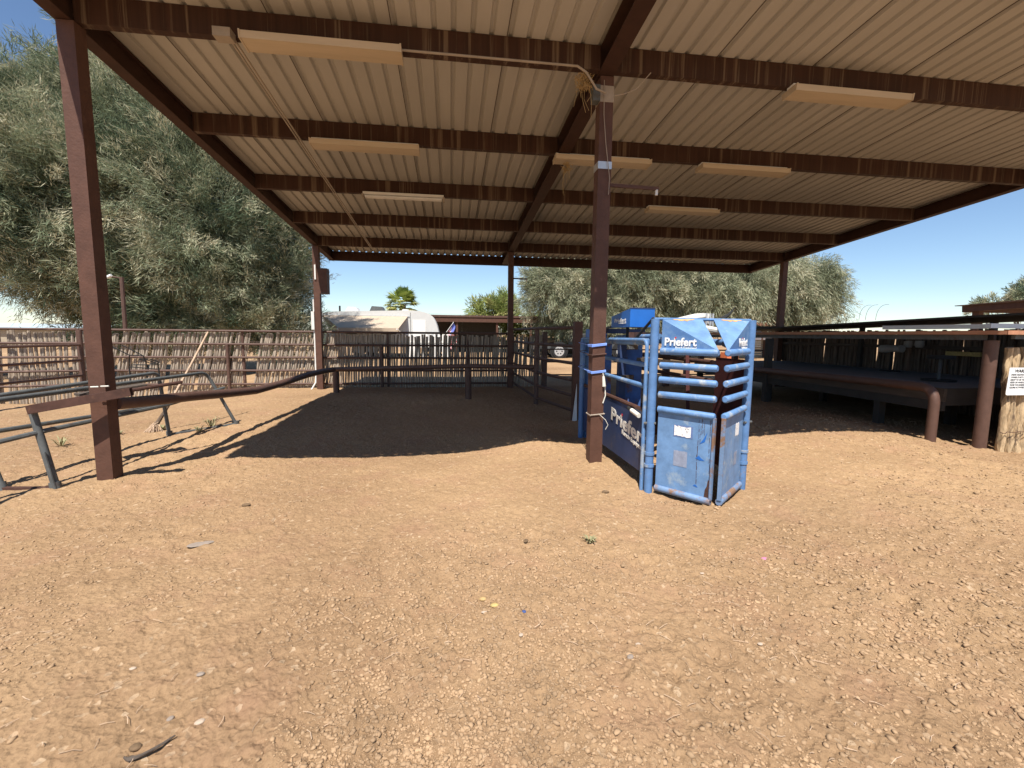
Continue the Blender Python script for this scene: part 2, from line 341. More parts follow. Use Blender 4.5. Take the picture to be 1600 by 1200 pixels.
for k in range(520):
    a = random.uniform(-.95, .95)+YAW; rr_ = 1.5*math.exp(random.random()*1.7); x_ = rr_*math.sin(a); y_ = rr_*math.cos(a)
    l = random.uniform(.012, .07); b_ = random.uniform(0, 6.28); z_ = float(gh(np.array([x_]), np.array([y_]))[0])+.006; d_ = Vector((math.cos(b_), math.sin(b_), random.uniform(-.08, .12)))
    m_.tube([Vector((x_, y_, z_)), Vector((x_, y_, z_+.003))+d_*l*.5+Vector((random.gauss(0, .003), random.gauss(0, .003), 0)), Vector((x_, y_, z_))+d_*l], .0011, 3, False)
o = m_.build('straw_litter', M['palewood']); o['label'] = 'fine bits of straw and twig littering the dirt'; o['category'] = 'litter'; o['kind'] = 'stuff'
# ------------------------------------------------------------------ roof shelter
XA, XB, XE, YF, YB = -2.93, 1.42, 8.42, 4.31, 10.88
R0, R1 = 3.15, 12.2
sh = thing('roof_shelter', 'large open-sided steel shelter with beige ribbed metal roof and brown posts over the yard', 'shelter', (XB, YF, 0))
PD = .21
mb = MB(); per = .163; x = XA-.10; x1 = XE+.16; prof = []
i = 0; seams = []
while x < x1:
    prof += [(x, 0), (x+per-.052, 0), (x+per-.038, .024), (x+per-.014, .024), (x+per, 0)][(0 if i == 0 else 1):]
    if i % 6 == 3: seams.append(x+per-.055)
    x += per; i += 1
ys = [R0, 6, 9, R1]; n = len(prof)
for yy in ys:
    for px, pz in prof: mb.v.append((px, yy, RZ(yy)+PD+pz))
for yy in ys:
    for px, pz in prof: mb.v.append((px, yy, RZ(yy)+PD+pz+.004))
L = len(ys)
for j in range(L-1):
    for k in range(n-1):
        a = j*n+k; mb.f.append((a, a+1, a+1+n, a+n)); b_ = L*n+a; mb.f.append((b_+n, b_+n+1, b_+1, b_)); mb.mi += [0, 0]
for k in range(n-1):
    mb.f += [(k+1, k, L*n+k, L*n+k+1), ((L-1)*n+k, (L-1)*n+k+1, (2*L-1)*n+k+1, (2*L-1)*n+k)]; mb.mi += [0, 0]
mb.k = 1
for sx in seams: mb.bar((sx, R0+.01, RZ(R0+.01)+PD-.002), (sx, R1-.01, RZ(R1-.01)+PD-.002), .007, .003)
mb.build('roof_sheet', [M['tin'], M['seam']], sh)
for rx, wd in ((XA, .12), (XB, .15), (XE, .12)):
    m_ = MB(); a = (rx, R0, RZ(R0)); b = (rx, R1, RZ(R1))
    t_ = .012; D = PD-.006
    for zz in (t_/2, D-t_/2): m_.bar((rx, R0, RZ(R0)+zz), (rx, R1, RZ(R1)+zz), wd, t_)
    m_.bar((rx+(wd*.34 if rx == XB else 0), R0, RZ(R0)+D/2), (rx+(wd*.34 if rx == XB else 0), R1, RZ(R1)+D/2), .03, D-2*t_-.001)
    m_.build('rafter', M['beam'], sh)
PUR = [4.25, 5.9, 7.56, 9.2, 10.82]
for py in PUR:
    for xa, xb in ((XA+.062, XB-.077), (XB+.077, XE-.062)):
        m_ = MB(); z0 = RZ(py)+.003; z1 = RZ(py)+PD-.004
        m_.box(xa, xb, py-.004, py+.004, z0+.005, z1-.005); m_.box(xa, xb, py-.004, py+.07, z0, z0+.005); m_.box(xa, xb, py-.004, py+.07, z1-.005, z1)
        m_.box(xa, xb, py+.066, py+.07, z0+.005, z0+.03)
        m_.build('purlin', M['streak'], sh)
for py in (R0+.005, R1-.03):
    m_ = MB(); m_.box(XA-.06, XE+.06, py-.05 if py < 4 else py+.032, py-.001 if py < 4 else py+.08, RZ(py)+(.13 if py < 4 else -.02), RZ(py)+PD+.0); m_.build('edge_channel', M['beam'], sh)
pm = MB()
def post(x, y, w_=.13, z1=None, z0=-.3):
    m_ = MB(); z1 = z1 or RZ(y)-.002; m_.box(x-w_/2, x+w_/2, y-w_/2, y+w_/2, z0, z1); return m_.build('post', M['steel'], sh)
pA = AY(169, 752, 4.25)
post(XA+.02, 4.27, .125); pB = post(1.433, 4.37, .125); post(XA-.0, YB, .13); post(XB+.0, YB, .125); post(XE, YB, .13); post(XE, 4.3, .13)
m_ = MB(); m_.box(1.433-.066, 1.433+.066, 4.37-.067, 4.37+.067, 3.42, 3.56); m_.build('mounting_plate', M['cond'], sh)
m_ = MB(); zb = AY(940, 262, 4.31).z; zt = AY(940, 254, 4.31).z; m_.box(1.433-.066, 1.433+.066, 4.37-.067, 4.37+.067, zb-.01, zt+.01); m_.build('metal_band', M['chrome'], sh)
# ------------------------------------------------------------------ ceiling lights
def light_root(label, wide):
    t = thing('ceiling_light', label, 'ceiling light', (0, 0, 0), 'ceiling lights under the shelter roof')
    L_ = .61
    if wide:
        h = MB(); h.box(-L_, L_, -.045, .045, .02, .055); h.build('housing', M['white'], t)
        l = MB(); l.poly([(-L_, -.10, .02), (-L_, .10, .02), (-L_, .085, -.03), (-L_, -.085, -.03)], (2*L_, 0, 0)); l.build('lens', M['lens'], t)
        for s_ in (-1, 1):
            c = MB(); c.poly([(s_*L_, -.105, .025), (s_*L_, .105, .025), (s_*L_, .09, -.035), (s_*L_, -.09, -.035)], (s_*.012, 0, 0)); c.build('end_cap', M['lens'], t)
    else:
        h = MB(); h.box(-L_, L_, -.03, .03, .02, .06); h.build('housing', M['white'], t)
        for yy in (-.028, .028):
            b_ = MB(); b_.tube([(-L_+.03, yy, -.006), (L_-.03, yy, -.006)], .018, 8); b_.build('tube', M['pvc'], t, smooth=True)
        for s_ in (-1, 1):
            c = MB(); c.box(s_*L_-.015, s_*L_+.015, -.055, .055, -.03, .019); c.build('lamp_holder', M['cond'], t)
    return t
LT = [(507, 71, 1, 'yellowed wrap light at upper left, under the front beam between left post and centre post'),
      (572, 227, 1, 'yellowed wrap light under the second beam left of the centre post'),
      (941, 250, 1, 'yellowed wrap light crossing right behind the tall centre post'),
      (1161, 264, 1, 'yellowed wrap light under the second beam just right of the one behind the centre post'),
      (1325, 148, 1, 'yellowed wrap light at upper right under the front beam'),
      (1066, 328, 1, 'small-looking yellowed wrap light under the third beam, above the blue chute'),
      (631, 307, 0, 'slim bare-tube strip light under the third beam on the left')]
proto = None
for (px, py, wide, lab) in LT:
    d = ray(px, py); z = 3.6; 
    for _ in range(8):
        P = CAM + d*((z-CAMH)/d.z); z = RZ(P.y)-.03
    if wide:
        o = light_root(lab, 1) if proto is None else copy_tree(proto)
        if proto is None: proto = o
    else: o = light_root(lab, 0)
    o['label'] = lab; o.location = (P.x, P.y, z-.02); o.rotation_euler.x = math.atan(-.071)
# ------------------------------------------------------------------ conduits, wires, nests
t = thing('electrical_conduit', 'thin metal conduit running back along the underside of the left roof bay', 'conduit', (-1.8, 4.3, 3.6))
cx = AY(352, 62, 4.2).x
m_ = MB()
for dx in (0, .03): m_.tube([(cx+.02+dx, 4.2, RZ(4.2)-.02), (cx+.02+dx, 10.8, RZ(10.8)-.02)], .009, 6)
m_.build('conduit_run', M['cond'], t, smooth=True)
m_ = MB(); m_.box(cx-.06, cx+.07, 4.12, 4.22, RZ(4.2)-.07, RZ(4.2)-.003); m_.build('junction_box', M['cond'], t)
t = thing('electrical_wiring', 'pale cable and junction box at the top of the centre post', 'wiring', (1.43, 4.3, 3.5))
m_ = MB(); zz = RZ(4.2)-.012
m_.tube([(-.8, 4.20, zz), (.5, 4.2, zz), (1.12, 4.2, zz), (1.2, 4.19, zz-.05), (1.3, 4.2, 3.47), (1.40, 4.25, 3.47)], .010, 6)
m_.build('cable', M['cond'], t, smooth=True)
m_ = MB(); m_.tube([(1.5, 4.29, 3.47), (1.58, 4.25, 3.475), (1.68, 4.22, 3.51), (1.8, 4.2, zz)], .004, 6)
m_.tube([(1.40, 4.295, 3.6), (1.405, 4.29, 3.3), (1.43, 4.285, 3.05), (1.475, 4.285, 2.75), (1.47, 4.285, 2.6)], .0035, 6); m_.build('cable', M['cond'], t, smooth=True)
m_ = MB(); m_.box(1.30, 1.365, 4.29, 4.38, 3.42, 3.56); m_.build('junction_box', M['grey'], t)
def nest(px, py, Y, r, n, hang, lab):
    c = AY(px, py, Y); m_ = MB(); random.seed(int(px))
    for k in range(n):
        a = random.uniform(0, 6.28); b = random.uniform(-1, 1); p = c + Vector((math.cos(a)*r*random.random(), math.sin(a)*r*.6*random.random(), b*r*.75))
        d = Vector((random.gauss(0, 1), random.gauss(0, 1), random.gauss(0, .8)-.2)).normalized()*random.uniform(.5, 1.1)*r*.7
        m_.tube([p-d*.5, p+Vector((0, 0, random.uniform(-.01, .01))), p+d*.5], .0022, 3, False)
    for k in range(hang):
        p = c + Vector((random.uniform(-r, r)*.7, 0, -r*.6)); l = random.uniform(.08, .3)
        m_.tube([p, p+Vector((random.uniform(-.03, .03), 0, -l*.5)), p+Vector((random.uniform(-.05, .05), 0, -l))], .002, 3, False)
    return tag(m_.build('bird_nest', M['straw']), lab, 'nest')
nest(912, 128, 4.25, .085, 260, 6, 'shaggy straw bird nest tucked beside the top of the centre post')
nest(886, 262, 5.85, .07, 120, 6, 'small straw bird nest with hanging wisps under the second beam')
def arm(x, y, z, L_, lab):
    t = thing('hanger_arm', lab, 'bracket', (x, y, z))
    m_ = MB(); m_.bar((x+.0, y, z), (x+L_, y, z-.01), .022, .03); m_.build('arm', M['steel'], t)
    m_ = MB(); m_.tube([(x+L_-.02, y, z-.02), (x+L_-.02, y, z-.07)], .014, 8); m_.build('end_fitting', M['pvc'], t, smooth=True)
pz = AY(952, 287, 4.33); arm(1.497, 4.37, pz.z, AY(1032, 292, 4.33).x-1.497, 'thin brown arm with white end sticking out right of the centre post')
pz = AY(803, 435, YB); arm(1.484, YB, pz.z, .33, 'short thin arm on the far middle post, against the sky')
t = thing('bird_box', 'dark brown box hanging on the far left post', 'box', (XA+.1, YB, 2))
a = AY(499, 419, YB-.1); b = AY(512, 459, YB-.1)
m_ = MB(); m_.box(a.x-.02, b.x, YB-.12, YB+.1, b.z, a.z); m_.build('case', M['steel'], t)
m_ = MB(); m_.box(a.x+.02, b.x-.02, YB-.128, YB-.1201, b.z-.0, b.z+.02); m_.build('lower_lip', M['grey'], t)
t = thing('outlet_pipe', 'white plastic conduit with pale outlet box on the left side of the far left post', 'conduit', (XA-.1, YB-.05, 0))
m_ = MB(); a = AY(490, 510, YB-.07); b = AY(490, 596, YB-.07); m_.tube([(XA-.085, YB-.03, a.z+.6), (XA-.085, YB-.03, b.z+.2), (XA-.09, YB-.05, .16), (XA-.17, YB-.12, .0)], .018, 8); m_.build('conduit_pipe', M['pvc'], t, smooth=True)
a = AY(486, 488, YB-.07); b = AY(492, 515, YB-.07); m_ = MB(); m_.box(XA-.13, XA-.067, YB-.09, YB+.03, b.z, a.z+.02); m_.build('outlet_box', M['pvc'], t)
m_ = MB(); a = AY(494, 415, YB-.07); m_.box(XA-.03, XA+.0, YB-.09, YB-.0651, a.z-.3, a.z+.02); m_.build('cover_strip', M['pvc'], t)
# ------------------------------------------------------------------ stick fences and pipe fences
def sticks(m_, p0, p1, z0, z1, dia=.055, lean=0, gapf=.12, topj=.05, n=6, missing=.0, taper=1.0, wob=.03):
    p0, p1 = Vector(p0), Vector(p1); L_ = (p1-p0).length; d = (p1-p0).normalized(); nrm = Vector((-d.y, d.x, 0)); s_ = 0; out = []
    while s_ < L_:
        r = dia*random.uniform(.32, .62); s_ += r
        if random.random() > missing:
            c = p0 + d*s_; l = lean + random.gauss(0, wob); zt = z1 + random.uniform(-topj, topj*.6); zb_ = z0
            pts = []
            for k in range(6):
                f = k/5; z = zb_ + (zt-zb_)*f
                pts.append(c + d*(l*(f-.3)*(z1-z0)*1.0 + random.gauss(0, .006)) + nrm*random.gauss(0, .008) + Vector((0, 0, z)))
            m_.tube(pts, [r*random.uniform(.85, 1.15)*(taper+(1-taper)*i_/5) for i_, _ in enumerate(pts)], n, jit=.1)
        s_ += r + max(0, random.gauss(0, dia*gapf))
def fence_z(x, y): return float(gsm(x, y))
ZR = [AY(400, yy, 11.05).z for yy in (517.5, 538, 558.5, 579, 600)]
YR = 11.05
sf = thing('stick_fence', 'rough fence of close-set upright sticks behind the pipe rails across the back of the yard', 'fence', (-3, 11.2, 0))
XL = -8.6; random.seed(3)
pans = [((-13.5, 8.9), (-9.4, 10.75), -.38), ((-9.3, 10.8), (AY(133, 560, 11.10).x, 11.10), -.34), ((AY(136, 560, 11.115).x, 11.115), (AY(251, 560, 11.115).x, 11.115), -.12), ((AY(262, 560, 11.115).x, 11.115), (AY(378, 560, 11.115).x, 11.115), -.05),
        ((AY(397, 560, 11.115).x, 11.115), (AY(522, 560, 11.115).x, 11.115), 0), ((AY(523, 560, 11.115).x, 11.115), (AY(604, 560, 11.115).x, 11.115), 0), ((AY(606, 560, 11.115).x, 11.115), (AY(730, 560, 11.115).x, 11.115), 0), ((AY(731, 560, 11.115).x, 11.115), (AY(848, 560, 11.115).x, 11.115), 0)]
for i, (a, b, zb) in enumerate(pans):
    m_ = MB(); shade = i >= 5
    sticks(m_, (*a, 0), (*b, 0), zb-.15, AY(400, 520.5, 11.10).z-.005, .052, lean=(.2 if 2 <= i <= 4 else .03), gapf=(.0 if shade else (.22 if i < 2 else .1)), missing=(.03 if shade else .02), taper=(.73 if shade else .95), wob=(.014 if shade else .022))
    m_.build('stick_panel', M['stick'], sf)
for zz in (1.05, .38):
    m_ = MB(); m_.tube([(-9.4, 10.72+.12, zz-.05), (AY(133, 560, 11.10).x, 11.26, zz), (AY(848, 560, 11.115).x, 11.26, zz)], .007, 5); m_.build('tie_wire', M['rail'], sf)
def pipe_fence(name, lab, pts, zs, r, posts, pr=.035, pz=None, base=None):
    t = thing(name, lab, 'fence', base or (pts[0][0], pts[0][1], 0))
    for z in zs:
        m_ = MB(); m_.tube([(p[0], p[1], z + (p[2] if len(p) > 2 else 0)) for p in pts], r, 8); m_.build('rail', M['rail'], t, smooth=True)
    for p in posts:
        m_ = MB(); zt = p[2] if len(p) > 2 else max(zs)+.02
        if len(p) > 3: m_.box(p[0]-p[3], p[0]+p[3], p[1]-p[3], p[1]+p[3], -.4, zt)
        else: m_.tube([(p[0], p[1], -.4), (p[0], p[1], zt)], pr, 10)
        m_.build('post', M['rail'], t, smooth=len(p) < 4)
    return t
xc = AY(133, 560, YR).x
pfp = [(-13.4, 8.8), (-9.3, 10.68), (xc, YR), (1.5, YR)]
fx = lambda px: AY(px, 560, YR).x
pipe_fence('pipe_fence', 'long brown five-rail pipe fence along the back of the yard, in front of the sticks', pfp, ZR, .025,
           [(-13.3, 8.86), (-9.3, 10.66), (fx(127), YR-.03), (fx(357), YR-.03, ZR[1]), (fx(379), YR+.06), (fx(597), YR-.03, ZR[1]), (fx(606), YR+.07), (fx(731), YR+.07), (1.5, YR+.04)])
# nearer angled panel on the left
p0 = AY(128, 558, 9.9); p1 = AY(0, 564, 8.4); dv = (p1-p0); q = p1+dv*1.2
pipe_fence('gate_panel', 'lower pipe gate panel angling towards us in front of the back fence at far left', [(p0.x, p0.y), (q.x, q.y)], ZR[1:4], .024, [(p0.x, p0.y, ZR[0]), (q.x, q.y, ZR[0])])
# side fence of the pen running towards the centre post
gz = [AY(904, 505, 6.7).z-.02, AY(838, 540, 8.27).z, AY(838, 562, 8.27).z, .46, .17]
sp = [(1.5, 10.95), (1.57, 8.27), (1.88, 6.78)]
t = thing('pen_side_fence', 'dark shaded pipe fence running from the far middle post towards the chute', 'fence', (1.6, 8.3, 0))
for z in (1.40, 1.12, .86, .60, .36, .13):
    m_ = MB(); m_.tube([(x_, y_, z) for x_, y_ in sp], .026, 8); m_.build('rail', M['rail'], t, smooth=True)
m_ = MB(); m_.tube([(1.57, 8.27, -.3), (1.57, 8.27, 1.4)], .045, 10); m_.build('post', M['rail'], t, smooth=True)
m_ = MB(); m_.box(1.83, 1.95, 6.64, 6.76, -.3, 1.49); m_.build('post', M['steel'], t)
m_ = MB(); a = AY(901, 606, 6.6); m_.poly([AY(893, 664, 6.62), AY(901, 664, 6.62), AY(901, 600, 6.62)], (0, -.012, 0)); m_.build('white_flap', M['pvc'], t)
# low thick rail from the left post around the pen
t = thing('bumper_rail', 'thick low brown pipe rail sweeping from the front left post back along the pen', 'rail', (-2.4, 9.8, 0))
a = AY(186, 630, 4.4); pts = [(-2.87, 4.36, .655), (-2.72, 5.6, .53), (-2.55, 7.5, .47), (-2.36, 9.6, .50), (-2.2, 10.0, .51)]
BP = []
for px, py in ((182, 631), (215, 628), (250, 624.5), (300, 619), (350, 615), (400, 610), (437, 600), (481, 585.5), (505, 580), (521, 577.5)):
    d = ray(px, py); k_ = .5/5.56; tt_ = (-2.86-k_*4.34)/(d.x-k_*d.y); BP.append(CAM+d*tt_)
m_ = MB(); m_.tube(BP, .052, 14); m_.build('sloping_pipe', M['pipe'], t, smooth=True)
m_ = MB(); m_.tube([(-2.38, 9.9, .53), (.34, 8.72, .68), (1.57, 8.32, .69)], .045, 12); m_.build('level_pipe', M['pipe'], t, smooth=True)
for x_, y_, z_ in ((-2.37, 9.95, .53), (.34, 8.72, .68)):
    m_ = MB(); m_.tube([(x_, y_, -.3), (x_, y_, z_-.04)], .062, 12); m_.build('support_post', M['pipe'], t, smooth=True)
# open fence behind, right of the sticks
pipe_fence('open_pipe_fence', 'open dark pipe fence with square posts behind the blue chute', [(fx(850), YR+.05), (8.3, YR+.05)], [.62, .93, .3], .016,
           [(fx(850)+.02, YR+.05, 1.35, .06), (fx(1043), YR+.05, 1.1, .07), (fx(1075), YR+.05, 1.1, .06), (fx(1097), YR+.05, 1.1, .055), (fx(1150), YR+.05, 1.1, .06)])
# ------------------------------------------------------------------ pipe rack at left
t = thing('pipe_rack', 'long grey pipe rack with bent end legs standing behind the front left post', 'rack', (-3.3, 5.2, 0))
def gz_(p): return fence_z(p[0], p[1])
fR = Vector((-2.93, 6.68, .02)); fL = Vector((-3.47, 6.12, .02)); nR = Vector((-3.13, 3.99, .02)); nL = Vector((-3.66, 4.12, .02))
bR = AY(325, 582, 6.5); bL = AY(247, 582, 6.1); tR = AY(50, 640, 4.05); eR = AY(0, 624.5, 4.3); eL = AY(0, 617.5, 4.5)
fR, fL = G(370, 664), G(265, 681); nR, nL = G(90, 768), G(5, 768)
r_ = .021
nrT = AY(50, 641, nR.y+.02); nlT = AY(-45, 650, nL.y+.1)
farRt = AY(322, 582, fR.y-.12); farLt = AY(247, 582, fL.y-.05)
ext = lambda p, k: p + (p-k).normalized()*.9
qR = AY(0, 625, 3.95); qL = AY(0, 618, 4.35)
m_ = MB(); m_.tube(bend([fR, farRt, qR, ext(qR, farRt)], .12), r_, 10); m_.build('top_rail', M['grey'], t, smooth=True)
m_ = MB(); m_.tube(bend([fL, farLt, qL, ext(qL, farLt)], .1), r_, 10); m_.build('top_rail', M['grey'], t, smooth=True)
m_ = MB(); a = AY(262, 632, fL.y+.02); b = AY(0, 673, 4.25); m_.tube([a, b, ext(b, a)], r_*.95, 8); m_.build('lower_rail', M['grey'], t, smooth=True)
m_ = MB(); a = AY(350, 606, fR.y); b = AY(75, 672, nR.y+.06); c_ = AY(0, 690, nR.y-.18); m_.tube([a, AY(260, 633, 5.7), b, c_, ext(c_, b)], r_*.95, 8); m_.build('lower_rail', M['grey'], t, smooth=True)
m_ = MB(); m_.tube([nR, nrT], .027, 10); m_.tube([nR+Vector((0, 0, -.03)), nR+(nrT-nR)*.12], .038, 10); m_.tube([nR+Vector((.01, -.03, .02)), nR+(nrT-nR)*.5+Vector((.02, -.035, 0))], .011, 8); m_.build('near_leg', M['grey'], t, smooth=True)
m_ = MB(); m_.tube([nL, nlT], .027, 10); m_.tube([nL+Vector((0, 0, -.03)), nL+(nlT-nL)*.12], .038, 10); m_.build('near_leg', M['grey'], t, smooth=True)
m_ = MB(); m_.bar(nL+Vector((0, 0, .02)), nR+Vector((0, 0, .02)), .035, .035); m_.build('foot_bar', M['darkrust'], t)
m_ = MB(); m_.tube([fL+Vector((0, 0, .015)), fR+Vector((0, 0, .015))], .02, 8); m_.build('foot_bar', M['grey'], t, smooth=True)
for p in (fL, fR):
    m_ = MB(); m_.tube([p+Vector((0, 0, -.02)), p+Vector((0, 0, .06))], .034, 10); m_.build('foot_cap', M['grey'], t, smooth=True)
t = thing('steel_channel', 'rusty brown steel channel lying across the front left post at rail height', 'steel channel', (-2.98, 4.15, .6))
a = AY(44, 634, 4.0); b = AY(205, 606, 4.14)
m_ = MB(); d = (b-a).normalized(); s_ = d.cross(Vector((0, 0, 1))).normalized()
m_.bar(a, b, .05, .006); m_.bar(a+s_*.026-Vector((0, 0, .03)), b+s_*.026-Vector((0, 0, .03)), .006, .066); m_.bar(a-s_*.026-Vector((0, 0, .03)), b-s_*.026-Vector((0, 0, .03)), .006, .066)
m_.bar(a-Vector((0, 0, .063)), b-Vector((0, 0, .063)), .058, .005)
m_.build('channel', M['darkrust'], t)
m_ = MB()
for k in (0, 1):
    c_ = AY(148+k*16, 607-k, 4.13); m_.tube([c_+Vector((-.03, 0, .012)), c_+Vector((.03, 0, .014))], .006, 6)
m_.build('tie_wire', M['rope'], t, smooth=True)
o = tag(MB().tube([AY(205, 610, 4.9), AY(284, 597, 5.3)], .018, 8).build('rusty_rod', M['darkrust'], smooth=True), 'short dark rusty pipe poking out right of the left post above the thick rail', 'pipe')
m_ = MB(); m_.bar(AY(120, 617, 4.7), AY(225, 601, 5.1), .16, .02); tag(m_.build('wood_plank', M['oldwood']), 'dark weathered plank lying across the rack pipes behind the left post', 'plank')
t = thing('broom', 'old broom with pale wooden handle and frayed head leaning against the pipe rack', 'broom', G(243, 684))
b = G(246, 676); b.z = .06; h1 = AY(264, 632, b.y+.12); top = AY(325, 519, b.y+.75)
m_ = MB(); m_.tube([h1, h1+(top-h1)*.5+Vector((.006, 0, 0)), top], .014, 8); m_.build('handle', M['palewood'], t, smooth=True)
m_ = MB(); m_.tube([b+Vector((0, 0, .05)), h1], [.026, .016], 8, jit=.1); m_.build('head', M['trunk'], t, smooth=True)
m_ = MB(); random.seed(5)
for k in range(60):
    s0 = b+Vector((random.gauss(0, .012), random.gauss(0, .012), .08)); e_ = b+Vector((random.gauss(-.03, .05), random.gauss(-.02, .03), -.04)); m_.tube([s0, (s0+e_)/2+Vector((0, 0, random.uniform(0, .02))), e_], .0035, 3, False)
m_.build('bristles', M['palewood'], t)
t = thing('wire_rack', 'small dark folding wire rack leaning against the back fence at left', 'rack', (-5.8, 10.6, 0))
m_ = MB()
Yw = 10.4
P = lambda x_, y_, dy=0: AY(x_, y_, Yw+dy)
for a, b in (((170, 539), (202, 555)), ((190, 539), (224, 556)), ((202, 555), (224, 556)), ((217, 561), (236, 568)), ((226, 561), (243, 567)), ((235, 561), (247, 565)), ((217, 561), (235, 561)), ((236, 568), (247, 568)), ((202, 555), (202, 577)), ((224, 556), (232, 577)), ((247, 566), (248, 577)), ((202, 573), (248, 577)), ((205, 570), (250, 570))):
    m_.tube([P(*a), P(*b, .1)], .011, 6)
m_.build('wire_frame', M['black'], t, smooth=True)
for x_, h_ in ((202, .55), (248, .55)):
    m_ = MB(); a = P(x_, 575); m_.tube([a, (a.x, a.y, -.2)], .014, 6); m_.build('leg', M['black'], t, smooth=True)
# ------------------------------------------------------------------ weeds
def weed(px, py, s_, lab, seed):
    random.seed(seed); c = G(px, py); c.z = fence_z(c.x, c.y); m_ = MB()
    for k in range(26):
        a = random.uniform(0, 6.28); l = s_*random.uniform(.5, 1.1); o_ = Vector((math.cos(a), math.sin(a), 0)); w_ = Vector((-o_.y, o_.x, 0))*.004
        p = c+o_*random.uniform(0, s_*.25); q1_ = p+o_*l*.45+Vector((0, 0, l*.7)); q2_ = p+o_*l+Vector((0, 0, l*random.uniform(.4, 1)))
        m_.add([p-w_, p+w_, q1_+w_*1.3, q1_-w_*1.3, q2_], [(0, 1, 2, 3), (3, 2, 4)])
    return tag(m_.build('weed', M['weed']), lab, 'weed', 'weeds around the pipe rack')
M['weed'] = mat('dull_green_weed', (.27, .25, .13), .8, var=.3, scale=30)
weed(330, 668, .16, 'tallest dry green weed tuft at the right foot of the pipe rack', 1); weed(312, 676, .09, 'small weed tuft just left of the tallest one by the rack foot bar', 2)
weed(96, 700, .12, 'thin weed growing between the rack legs left of the front post', 3); weed(255, 674, .08, 'low weed beside the broom head', 4); weed(922, 850, .05, 'tiny dry grass sprig alone on the open dirt in front of the chute', 6)
weed(188, 681, .05, 'small pale weed sprout right of the front left post', 8)
# ------------------------------------------------------------------ blue roping chute
CX0, CX1, CY0, CY1 = 1.63, 2.47, 3.52, 5.75
FX = 1.985; FY = 3.13
ch = thing('roping_chute', 'weathered blue steel roping chute with barred front gates standing beside the centre post', 'cattle chute', (2.05, 4.6, 0))
def part(m_, n, m, sm=False, par=None): return m_.build(n, m, par or ch, smooth=sm)
Rr = .027
for x_ in (CX0, CX1): part(MB().tube([(x_, CY0, -.02), (x_, CY0, 1.43)], .034, 14), 'front_post', M['bluepost'], True)
for x_, y_ in ((CX0-.03, 5.42), (CX0+.05, 5.5), (CX1, CY1)): part(MB().tube([(x_, y_, -.02), (x_, y_, 1.24)], .03, 10), 'rear_post', M['blue'], True)
part(MB().tube(bend([(CX0-.04, CY0+.045, 0), (CX0-.04, CY0+.045, 1.26), (CX0-.04, 5.45, 1.25), (CX0-.04, 5.45, 0)], .07), .016, 8), 'side_frame', M['bluerail'], True)
part(MB().tube([(CX0, CY0+.04, 1.245), (CX0, 5.45, 1.225)], .03, 12), 'top_side_rail', M['bluerail'], True)
part(MB().tube([(CX0+.06, CY0+.04, 1.29), (CX0+.2, 4.9, 1.27)], .024, 10), 'top_brace', M['bluerail'], True)
part(MB().tube([(CX1, CY0+.04, 1.245), (CX1, 5.7, 1.225)], .03, 12), 'top_side_rail', M['bluerail'], True)
for z in (1.05, .87): part(MB().tube([(CX0, CY0+.04, z), (CX0, 5.45, z+.02)], .022, 10), 'side_rail', M['bluerail'], True)
for z in (1.05, .87): part(MB().tube([(CX1, 4.05, z), (CX1, 5.7, z)], .022, 10), 'side_rail', M['darkrust'], True)
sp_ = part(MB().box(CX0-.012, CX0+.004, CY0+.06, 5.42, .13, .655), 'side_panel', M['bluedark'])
part(MB().tube([(CX0, CY0+.05, .665), (CX0, 5.42, .685)], .02, 8), 'panel_rim', M['darkrust'], True)
part(MB().box(CX1-.004, CX1+.008, CY0+.06, 4.0, .1, 1.1), 'side_panel', M['maroon'])
part(MB().box(CX1-.004, CX1+.008, 4.01, CY1-.04, .1, .42), 'side_panel', M['darkrust'])
part(MB().box(CX0+.12, CX0+.33, 4.5, 4.515, .34, 1.15), 'inner_door', M['bluescuff'])
part(MB().box(CX0+.05, CX0+.12, 4.40, 4.47, .1, 1.2), 'inner_frame', M['bluedark'])
part(MB().box(CX0+.08, CX0+.22, 5.1, 5.115, .5, 1.2), 'inner_door', M['bluescuff'])
part(MB().tube([(CX0-.035, CY0+.16, .615), (CX0-.035, CY0+.32, .635)], .02, 10), 'roller', M['lettergrey'], True)
part(MB().tube([(CX0-.035, CY0+.32, .635), (CX0-.035, CY0+.4, .645)], .017, 8), 'roller_shaft', M['black'], True)
part(MB().tube([(CX0-.05, CY0+.02, .58), (CX0+.03, CY0-.03, .585)], .011, 8), 'hinge_bolt', M['grey'], True)
part(MB().tube([(CX1+.055, CY0-.0, .58), (CX1-.03, CY0-.03, .58)], .011, 8), 'hinge_bolt', M['grey'], True)
for z in (.33, .23):
    for x_ in (CX0, CX1): part(MB().tube([(x_, CY0, z-.012), (x_, CY0, z+.012)], .040, 14), 'collar', M['bluerail'], True)
